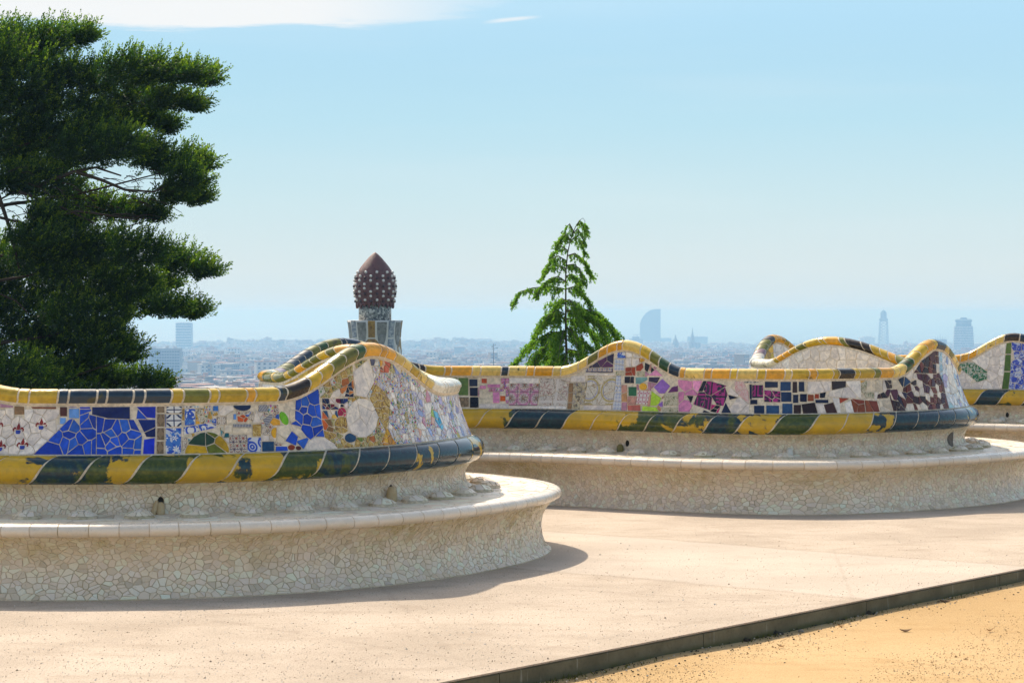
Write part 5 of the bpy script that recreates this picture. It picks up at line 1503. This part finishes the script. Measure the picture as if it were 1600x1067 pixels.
CBARK = plain('grey_green_bark', (.10, .095, .065), .9, .3, 20, .1)
def cedar():
    D0 = 27.0; rs = np.random.RandomState(14); rg = random.Random(31)
    b = at(886, 489, D0); zb = land_z(D0) - .2
    root = empty("cedar_tree", (b.x, D0, zb), "small bright green drooping cedar with a nodding tip behind the bench", "tree"); org = Vector(root.location)
    tp = [(888, 720), (886, 575), (884, 520), (884, 470), (884, 425), (887, 395), (892, 372), (899, 355), (905, 345), (911, 341), (914, 346), (913, 352)]
    tr = [at(x, y, D0) for x, y in tp]; tr[0].z = zb
    mb = MB(); mb.tube([p - org for p in tr], [.035, .019, .014, .011, .009, .007, .006, .005, .004, .003, .003, .002], CBARK, 8); mb.build("trunk", root)
    # boughs: start row on the trunk, then points to the tip (picture pixels), depth swing
    BR_ = [(452, [(860, 447), (832, 450), (812, 456), (803, 474)], .2), (440, [(872, 432), (858, 436), (846, 448), (838, 462)], -.3), (420, [(870, 412), (856, 420), (846, 434)], .3), (408, [(872, 400), (862, 405), (852, 420)], -.2), (392, [(876, 384), (868, 392), (860, 402)], .2), (375, [(884, 366), (876, 374), (872, 384)], -.1), (362, [(890, 350), (884, 356), (882, 366)], .1),
           (400, [(898, 396), (912, 406), (920, 422), (922, 432)], .2), (415, [(896, 413), (906, 420), (910, 440)], -.2), (378, [(898, 370), (908, 378), (912, 394)], .1), (366, [(902, 358), (909, 366), (912, 378)], -.1), (352, [(906, 345), (911, 350), (914, 362)], .1),
           (452, [(896, 448), (910, 458), (920, 470), (922, 482)], .1), (432, [(893, 428), (903, 438), (907, 456)], .4), (488, [(905, 482), (928, 486), (948, 504), (960, 524), (966, 540)], .0), (485, [(908, 484), (930, 498), (944, 520), (950, 548)], -.5), (498, [(905, 500), (922, 515), (934, 545)], .5),
           (500, [(868, 490), (850, 502), (840, 518), (834, 535)], .2), (492, [(870, 484), (858, 492), (850, 506)], -.4), (520, [(860, 518), (838, 532), (818, 550), (800, 572)], .0), (530, [(866, 530), (848, 545), (838, 560), (832, 582)], -.5), (540, [(870, 545), (858, 560), (850, 585)], .5), (525, [(905, 528), (925, 545), (935, 570)], -.3), (545, [(900, 548), (918, 562), (925, 590)], .4), (560, [(872, 565), (850, 580), (838, 600)], .1), (470, [(878, 466), (870, 474), (866, 492)], .3), (470, [(890, 468), (898, 478), (902, 500)], -.4), (515, [(880, 518), (876, 535), (872, 560)], -.7), (510, [(892, 515), (900, 532), (905, 560)], -.7), (550, [(884, 556), (880, 570), (878, 600)], -.8), (575, [(905, 575), (930, 590), (945, 615)], .2)]
    P = []; Dv = []; L = []; T = []
    bm = MB()
    for row, pts, dy in BR_:
        ys = [y for _, y in tp][::-1]; xs = [x for x, _ in tp][::-1]
        st = at(float(np.interp(row, [345, 355, 372, 395, 425, 470, 520, 575, 720], [905, 899, 892, 887, 884, 884, 884, 886, 888])), row, D0)
        pl = [st] + [at(x, y, D0 + dy * (i + 1) / len(pts)) for i, (x, y) in enumerate(pts)]
        q = np.array([tuple(p) for p in pl]); l = np.concatenate([[0], np.cumsum(np.linalg.norm(np.diff(q, axis=0), axis=1))])
        bm.tube([p - org for p in pl], [.007 * (1 - i / len(pl)) + .002 for i in range(len(pl))], CBARK, 5)
        sgn = 1 if pts[-1][0] > 884 else -1
        n = max(8, int(l[-1] / .024)); big = row > 465
        def hang(p, fall, rep):
            dx = np.array([rg.gauss(.22 * sgn, .30), rg.gauss(0, .30), -1.0]); dx /= np.linalg.norm(dx)
            m = int(fall / .008) + 3; tw = np.linspace(0, 1, m)[:, None]
            pp = p + dx * fall * tw; base_t = rg.gauss(.5, .16)
            for _ in range(rep):
                P.append(pp + rs.normal(size=(m, 3)) * .004); Dv.append(dx * .9 + rs.normal(size=(m, 3)) * .62); L.append(rs.uniform(.016, .034, m)); T.append(np.clip(base_t + rs.normal(size=m) * .16, 0, 1))
        for t in np.linspace(.05, 1, n):
            w = t * l[-1]; p = np.array([np.interp(w, l, q[:, k]) for k in range(3)])
            hang(p, (.02 + (.10 if big else .075) * rg.random() ** 1.3) * min(1, .4 + t), 2)
            # side shoots in front and behind, each with its own fringe
            for sd in (-1, 1):
                if rg.random() < (.66 if big else .42):
                    ls = rg.uniform(.08, .30 if big else .15) * (1.05 - .6 * t); dv = np.array([rg.gauss(.55, .35) * sgn, sd * rg.uniform(.35, 1.0), rg.gauss(-.12, .15)]); dv /= np.linalg.norm(dv)
                    k = max(3, int(ls / .028))
                    for u in np.linspace(.15, 1, k): hang(p + dv * ls * u + np.array([0, 0, -.22 * ls * u * u * 2]), rg.uniform(.025, .085 if big else .06), 2)
    bm.build("branch", root, "stuff")
    P = np.concatenate(P); Dv = np.concatenate(Dv); L = np.concatenate(L); T = np.concatenate(T)
    leaf_cloud("crown", P - np.array(org), Dv, L, L * .16 + .003, T, leafmat("bright_cedar_needle", (.07, .145, .024), (.14, .25, .032), (.24, .35, .045), .58), root, 5)
cedar()
# ------------------------------------------------------------------ the far city
rgc = random.Random(77)
def bmat(name, c, var=.15): return plain(name, c, .85, var, .15, .2)
CONC = bmat("pale_concrete", (.52, .50, .47)); GLASS = Mat("dark_window_glass", .15, .6); GLASS.color((.07, .09, .12)); GLASS = GLASS.m
STONE = bmat("grey_stone", (.16, .15, .14)); GLS2 = Mat("blue_glass_wall", .35, .4); GLS2.color((.06, .10, .15)); GLS2 = GLS2.m
SLAB = bmat("blue_grey_cladding", (.24, .25, .27)); ROOFR = bmat("terracotta_roof", (.36, .19, .12)); WHITEB = bmat("white_render", (.66, .64, .60)); STEELB = bmat("painted_steel", (.12, .14, .16))
def loc(px, d): return (px - 800) * d / F
def zz(py, d): return EYE - (py - 489) * d / F
def block(name, label, cat, x0, x1, ytop, d, depth, mat, rz=0.0):
    """root at the foot; returns root, width, height"""
    w = (x1 - x0) * d / F; zb = land_z(d) - 1.5; h = zz(ytop, d) - zb
    root = empty(name, (loc((x0 + x1) / 2, d), d, zb), label, cat, rz=rz)
    return root, w, h
def body(root, w, dp, h, mat, name="wall", x=0, y=0):
    mb = MB(); mb.box((x, y, h / 2), (w, dp, h), mat); return mb.build(name, root)
def win_grid(root, w, h, yf, cols, rows, mat, zlo, zhi, fw=.62, fh=.5, x=0.0):
    me = None
    cw, rh = w / cols, (zhi - zlo) / rows
    for r in range(rows):
        for c in range(cols):
            if me is None:
                mb = MB(); mb.box((0, 0, 0), (cw * fw, .5, rh * fh), mat); me = mb.mesh("window")
            o = bpy.data.objects.new("window", me); COL.objects.link(o); o.parent = root
            o.location = (x - w / 2 + cw * (c + .5), yf, zlo + rh * (r + .5))
# slab of flats with rows of windows
r, w, h = block("apartment_block", "wide pale apartment block with ten rows of windows beside the big conifer", "building", 212, 283, 544, 2250, 16, CONC)
body(r, w * .66, 16, h, SLAB, x=w * .17); body(r, w * .33, 14, h + .8, CONC, "side_wing", -w * .335, -1)
win_grid(r, w * .62, h, -8.1, 11, 10, GLASS, h - 31, h - 2, .80, .60, w * .18)
win_grid(r, w * .26, h, -8.1, 3, 10, STONE, h - 31, h - 2, .22, .8, -w * .335)
mb = MB(); [mb.box((x_, 0, h + 1.2), (3, 5, 2.4), CONC) for x_ in (-w * .1, w * .2, w * .36)]; mb.build("roof_hut", r, "stuff")
# tower and slab behind it
r, w, h = block("office_tower", "tall plain blue tower rising highest on the left of the skyline", "building", 276, 300, 505, 4300, 22, GLS2)
body(r, w, 26, h, GLS2); mb = MB(); mb.box((0, 0, h + .8), (w * .9, 22, 1.6), CONC); mb.build("roof", r)
for k in range(13):
    mb = MB(); mb.box((0, -13.15, h - 4 - k * 5.2), (w, .5, 1.0), CONC); mb.build("floor_band", r)
r, w, h = block("office_block", "wide blue block standing right of the tall plain tower", "building", 300, 342, 541, 4350, 24, GLS2)
body(r, w, 24, h, GLS2); mb = MB(); mb.box((-w * .1, 0, h + .9), (w * .5, 14, 1.8), STEELB); mb.build("roof_plant", r)
for k in range(4):
    mb = MB(); mb.box((0, -12.15, h - 3 - k * 4.2), (w * .98, .5, .9), CONC); mb.build("floor_band", r)
r, w, h = block("warehouse", "low building with a long white roof in the hazy middle distance", "building", 391, 425, 560, 3300, 20, CONC)
body(r, w, 22, h, STONE); mb = MB(); mb.box((0, 0, h + .7), (w * 1.04, 24, 1.6), WHITEB); mb.build("roof", r)
r, w, h = block("tower_block", "narrow dark block in front of the white roofed building", "building", 391, 401, 565, 3100, 12, STONE)
body(r, w, 12, h, STONE); mb = MB(); mb.box((0, 0, h + 1), (w * .5, 6, 2), STONE); mb.build("roof_hut", r)
r, w, h = block("hazy_block", "pale square block standing alone on the hazy ridge behind the thin mast", "building", 740, 770, 530, 5400, 30, CONC)
body(r, w, 30, h, CONC); mb = MB(); mb.box((0, 0, h + 1), (w * .85, 20, 2), CONC); mb.build("roof", r)
for k in range(5):
    mb = MB(); mb.box((0, -15.2, h - 4 - k * 4.2), (w * .94, .5, 1.6), STONE); mb.build("floor_band", r)
# church with a pointed steeple between the flats
def spire(name, label, px, ytop, ybody, wpx, d, mat, n=8):
    zb = land_z(d) - 2; root = empty(name, (loc(px, d), d, zb), label, "church tower")
    w = wpx * d / F / 2; hb = zz(ybody, d) - zb; ht = zz(ytop, d) - zb
    mb = MB(); mb.lathe((0, 0, 0), [(w, 0), (w, hb), (w * .9, hb + .5)], mat, n, smooth=False); mb.build("shaft", root)
    mb = MB(); mb.lathe((0, 0, 0), [(w * .82, hb + .5), (w * .5, hb + (ht - hb) * .3), (w * .2, hb + (ht - hb) * .7), (.12, ht)], mat, n, smooth=False); mb.build("steeple", root)
    for i in range(4):
        a = math.pi / 4 + i * math.pi / 2; mb = MB(); mb.lathe((w * .85 * math.cos(a), w * .85 * math.sin(a), 0), [(w * .16, hb - 2), (w * .16, hb + 2), (.05, hb + 2 + w * .9)], mat, 5, smooth=False); mb.build("pinnacle", root)
    for k in range(2):
        mb = MB(); mb.box((0, -w * .97, hb - 5 - k * 9), (w * .42, .6, 5.5), GLASS); mb.build("window", root)
    return root
spire("church_spire", "thin dark church steeple rising from the roofs left of the wavy cap", 344.5, 577, 592, 4, 3000, STONE)
spire("bell_tower", "square hazy bell tower with a needle finial left of the cathedral spire", 1055.5, 522, 536, 10, 4500, STONE, 8)
spire("cathedral_tower", "tallest hazy cathedral spire with stepped shoulders right of the sail shaped tower", 1082, 511, 534, 9, 4450, STONE, 8)
spire("cathedral_tower", "small pointed turret between the bell tower and the tallest cathedral spire", 1070, 545, 556, 5, 4400, STONE, 6)
spire("cathedral_tower", "small pointed turret on the far side of the tallest cathedral spire", 1100, 546, 557, 5, 4400, STONE, 6)
r, w, h = block("cathedral_nave", "broad hazy cathedral body below the tallest spire", "church", 1076, 1094, 535, 4480, 20, STONE)
body(r, w, 24, h, STONE)
for i in range(4):
    mb = MB(); mb.box((-w / 2 + w * (i + .5) / 4, -12.4, h - 9), (w * .10, .9, 14), GLASS); mb.build("window", r)
# sail shaped tower
def sail():
    d = 6250; zb = land_z(d) - 1; root = empty("sail_shaped_tower", (loc(1016, d), d, zb), "tall blue glass tower shaped like a sail on the shoreline", "building")
    k = d / F; dp = 26; top = lambda py: zz(py, d) - zb
    pr = [(-16, 600), (-16, 505), (-14.5, 500), (-11.5, 494.5), (-7.5, 489.5), (-2.5, 485.8), (3, 483.8), (8, 483), (15.8, 482.8), (15.8, 600)]
    f = [(x * k, -dp / 2, max(0, top(y))) for x, y in pr]; b = [(x, dp / 2, z) for x, _, z in f]; n = len(f)
    mb = MB(); mb.add(f + b, [tuple(range(n))[::-1], tuple(range(n, 2 * n))] + [(i, (i + 1) % n, n + (i + 1) % n, n + i) for i in range(n)], GLS2); mb.build("glass_body", root)
    for j in range(16):
        y = 490 + j * 3.4
        xl = float(np.interp(y, [483, 485.8, 489.5, 494.5, 500, 505, 600], [8, -2.5, -7.5, -11.5, -14.5, -16, -16]))
        mb = MB(); mb.box(((xl + 15.8) / 2 * k, -dp / 2 - .2, top(y)), ((15.8 - xl) * k * .98, .6, .8), STEELB); mb.build("floor_band", root)
    mb = MB(); mb.box((24 * k, 0, top(528) / 2), (17 * k, 24, top(528)), GLS2); mb.build("annex", root)
sail()
r, w, h = block("port_building", "dark low block with a rooftop crane left of the sail shaped tower", "building", 983, 1004, 529, 5200, 24, STEELB)
body(r, w, 24, h, STEELB); body(r, w * .5, 16, h + 5, STEELB, "upper_storey"); mb = MB(); mb.tube([(w * .1, 0, h), (w * .1, 0, h + 10)], .8, STEELB, 5); mb.tube([(-w * .2, 0, h + 9), (w * .5, 0, h + 10)], .6, STEELB, 5); mb.build("crane", r)
r, w, h = block("dock_block", "plain hazy block directly behind the cathedral spire", "building", 1074, 1105, 526, 6100, 30, CONC)
body(r, w, 30, h, GLS2); mb = MB(); mb.box((0, 0, h + .8), (w * .9, 26, 1.6), CONC); mb.build("roof", r)
# low hall with a shallow white dome
d = 5000; zb = land_z(d) - 1; root = empty("domed_hall", (loc(1117, d), d, zb), "low hall with a shallow white curved roof right of the cathedral", "building")
k = d / F; h = zz(554, d) - zb
body(root, 46 * k, 40, h, CONC)
vs_ = []; fs = []; n = 12
for j, y in enumerate((-20, 20)):
    for i in range(n + 1): vs_.append((-23 * k + 46 * k * i / n, y, h + (zz(542, d) - zz(554, d)) * math.sin(math.pi * i / n) + .05))
for i in range(n): fs.append((i, i + 1, n + 2 + i, n + 1 + i))
fs.append(tuple(range(n + 1))[::-1]); fs.append(tuple(range(n + 1, 2 * n + 2)))
mb = MB(); mb.add(vs_, fs, WHITEB); mb.build("curved_roof", root)
mb = MB(); mb.box((4 * k, 0, h + (zz(541, d) - zz(554, d))), (5 * k, 10, 5), WHITEB); mb.build("roof_lantern", root)
# lattice tower of a cable way
def cable_tower():
    d = 5300; zb = land_z(d) - 1; root = empty("cable_tower", (loc(1380.5, d), d, zb), "slim steel lattice cable car tower with a round cabin deck at its top", "tower")
    top = lambda py: zz(py, d) - zb; k = d / F
    hw = lambda z: float(np.interp(z, [0, top(540), top(502)], [9.5 * k, 7 * k, 5.5 * k]))
    zs = np.linspace(0, top(502), 10)
    for sx in (-1, 1):
        for sy in (-1, 1):
            mb = MB(); mb.tube([(sx * hw(z), sy * hw(z), z) for z in zs], .8, STEELB, 5); mb.build("leg", root)
    for i in range(9):
        a, b = zs[i], zs[i + 1]; mb = MB()
        for (ax, ay), (bx, by) in (((-1, -1), (1, -1)), ((-1, 1), (1, 1)), ((-1, -1), (-1, 1)), ((1, -1), (1, 1))):
            mb.tube([(ax * hw(a), ay * hw(a), a), (bx * hw(b), by * hw(b), b)], .38, STEELB, 4); mb.tube([(bx * hw(a), by * hw(a), a), (ax * hw(b), ay * hw(b), b)], .38, STEELB, 4); mb.tube([(ax * hw(b), ay * hw(b), b), (bx * hw(b), by * hw(b), b)], .38, STEELB, 4)
        mb.build("lattice_bay", root)
    mb = MB(); mb.lathe((0, 0, 0), [(5.5 * k, top(502)), (7 * k, top(500)), (7 * k, top(498)), (5 * k, top(497.5)), (5 * k, top(490)), (5.3 * k, top(489.5)), (3 * k, top(486)), (1.2 * k, top(485))], STEELB, 12, smooth=False); mb.build("cabin_deck", root)
    mb = MB(); mb.tube([(0, 0, top(486)), (0, 0, top(481))], [.9, .3], STEELB, 5); mb.build("finial", root)
cable_tower()
# office tower with a flaring top
def flared():
    d = 4350; zb = land_z(d) - 1; root = empty("flared_tower", (loc(1505.5, d), d, zb), "broad blue office tower with a flaring saucer top near the cable tower", "building")
    k = d / F; top = lambda py: zz(py, d) - zb
    mb = MB()
    def oct_(hx, z): c = .30; return [(x * hx, y * hx * .8, z) for x, y in ((-1, -c), (-c, -1), (c, -1), (1, -c), (1, c), (c, 1), (-c, 1), (-1, c))]
    def prism(mbx, secs, mat):
        vs_ = [p for s_ in secs for p in s_]; fs = [tuple(range(7, -1, -1)), tuple(range((len(secs) - 1) * 8, len(secs) * 8))]
        for j in range(len(secs) - 1):
            for i in range(8): a, b = j * 8 + i, j * 8 + (i + 1) % 8; fs.append((a, b, b + 8, a + 8))
        mbx.add(vs_, fs, mat)
    prism(mb, [oct_(17 * k, 0), oct_(16 * k, top(545)), oct_(14 * k, top(509.5))], GLS2); mb.build("glass_body", root)
    for j in range(19):
        y = 511 + j * 2.6; m = MB(); hx = float(np.interp(y, [509, 545, 600], [14, 16, 17])) * k + .35
        prism(m, [oct_(hx, top(y)), oct_(hx, top(y) + 1.1)], CONC); m.build("floor_band", root)
    for ya, yb, a, b in ((509.5, 505, 11.5, 12), (504.8, 500.2, 11, 13.5), (499.8, 498.6, 12.6, 11.5)):
        m = MB(); prism(m, [oct_(a * k, top(ya)), oct_(b * k, top(yb))], GLS2 if ya > 500 else STEELB); m.build("crown_tier", root)
    m = MB(); prism(m, [oct_(6 * k, top(498.6)), oct_(4 * k, top(496))], STEELB); m.build("roof_plant", root)
flared()
r, w, h = block("antenna_block", "small dark block with roof antennas left of the flared office tower", "building", 1460, 1478, 530, 4200, 18, STONE)
body(r, w, 18, h, STONE)
for i in range(5):
    mb = MB(); x = -w * .42 + w * .21 * i; mb.tube([(x, 0, h), (x, 0, h + (6 if i != 2 else 10))], .35, STEELB, 4); mb.build("antenna", r)
r, w, h = block("port_office", "low hazy slab left of the lattice cable tower", "building", 1343, 1366, 527, 5600, 22, CONC)
body(r, w, 22, h, CONC); body(r, w * .6, 14, h + 3, CONC, "upper_storey")
r, w, h = block("port_shed", "pale low shed immediately right of the flared office tower", "building", 1521, 1546, 537, 5000, 20, CONC)
body(r, w, 20, h, CONC); mb = MB(); mb.box((0, 0, h + .5), (w * .95, 18, 1), WHITEB); mb.build("roof", r)

# ordinary houses: the nearest as things of their own, the rest as one mass
HM = [bmat("ochre_house_wall", (.34, .245, .15)), bmat("cream_house_wall", (.42, .36, .29)), bmat("pink_house_wall", (.36, .23, .185)), bmat("grey_house_wall", (.22, .215, .21)), bmat("white_house_wall", (.54, .52, .49))]
RM = [ROOFR, bmat("grey_roof", (.28, .27, .26)), bmat("pale_roof", (.50, .47, .43))]
KIND = [("ochre walled", 0), ("cream walled", 1), ("pinkish", 2), ("grey", 3), ("white", 4)]
def house(mb, x, y, z, w, dp, h, rz, wm, rm, wins):
    mb.box((x, y, z + h / 2), (w, dp, h), wm, rz); mb.box((x, y, z + h + .35), (w * 1.03, dp * 1.03, .7), rm, rz)
    cs, sn = math.cos(rz), math.sin(rz)
    if rgc.random() < .6: ox = rgc.uniform(-.25, .25) * w; mb.box((x + ox * cs, y + ox * sn, z + h + 1.7), (w * .3, dp * .35, 2.2), wm, rz)
    if wins:
        nr = max(2, int(h / 3.2)); nc = max(2, int(w / 3.6))
        for r_ in range(max(0, nr - 5), nr):
            for c in range(nc):
                ox = -w / 2 + w * (c + .5) / nc; oy = -dp / 2 - .03
                mb.box((x + ox * cs - oy * sn, y + ox * sn + oy * cs, z + h * (r_ + .5) / nr), (w / nc * .45, .25, h / nr * .5), GLASS, rz)
cand = []
for i in range(7000):
    d = math.sqrt(rgc.uniform(1750 ** 2, 6150 ** 2)); px = rgc.uniform(150, 1640)
    if (1090 < px and d > 5600) or (200 < px < 292 and d < 2330) or (296 < px < 346 and d < 2000): continue
    cand.append((d, px))
for i in range(1500):
    cand.append((math.sqrt(rgc.uniform(650 ** 2, 1750 ** 2)), rgc.uniform(-150, 1900)))
cand.sort()
seen = lambda px: (195 < px < 470) or (640 < px < 812) or (1010 < px < 1190) or (1330 < px < 1420) or (1470 < px < 1530)
mass = MB(); cnt = {k: 0 for k in range(5)}
for d, px in cand:
    x = loc(px, d); w, dp, h = rgc.uniform(8, 20), rgc.uniform(8, 15), rgc.uniform(7, 16) * (1.35 if rgc.random() < .08 else 1)
    if d > 3600: h *= .75
    if d < 1750: h = rgc.uniform(6, 10.5)
    kd = pick([(3, 0), (4, 1), (2, 2), (3, 3), (5, 4)], rgc)[1]; rm = RM[pick([(4, 0), (3, 1), (3, 2)], rgc)[1]]
    z = land_z(d) + ridge(d, x) - 1; rz = rgc.choice([.35, -.25, .1, 1.2]) + rgc.uniform(-.1, .1)
    yt = 489 + (EYE - (z + h)) / d * F
    if 1750 < d < 3300 and seen(px) and yt < 606 and cnt[kd] < 46:
        cnt[kd] += 1
        mb = MB(); house(mb, 0, 0, 0, w, dp, h, rz, HM[kd], rm, True)
        o = mb.build("town_house"); o.location = (x, d, z)
        tag(o, "small " + KIND[kd][0] + " building among the hazy rooftops of the far city", "building", KIND[kd][0] + " buildings of the far city")
    else: house(mass, x, d, z, w, dp, h, rz, HM[kd], rm, 1500 < d < 3300)
# trees between the houses and on the ridge
TRM = bmat("far_tree_green", (.045, .065, .025))
for i in range(1500):
    on = rgc.random() < .55
    d = rgc.uniform(4750, 5000) if on else rgc.uniform(900, 5200); px = rgc.uniform(300, 960) if on else rgc.uniform(180, 1640); x = loc(px, d); r_ = rgc.uniform(2.2, 4.5)
    mass.lathe((x, d, land_z(d) + ridge(d, x)), [(r_ * .5, 0), (r_, r_ * .6), (r_ * .8, r_ * 1.2), (r_ * .2, r_ * 1.6)], TRM, 6, smooth=False)
mass.build("distant_city", kind="stuff")
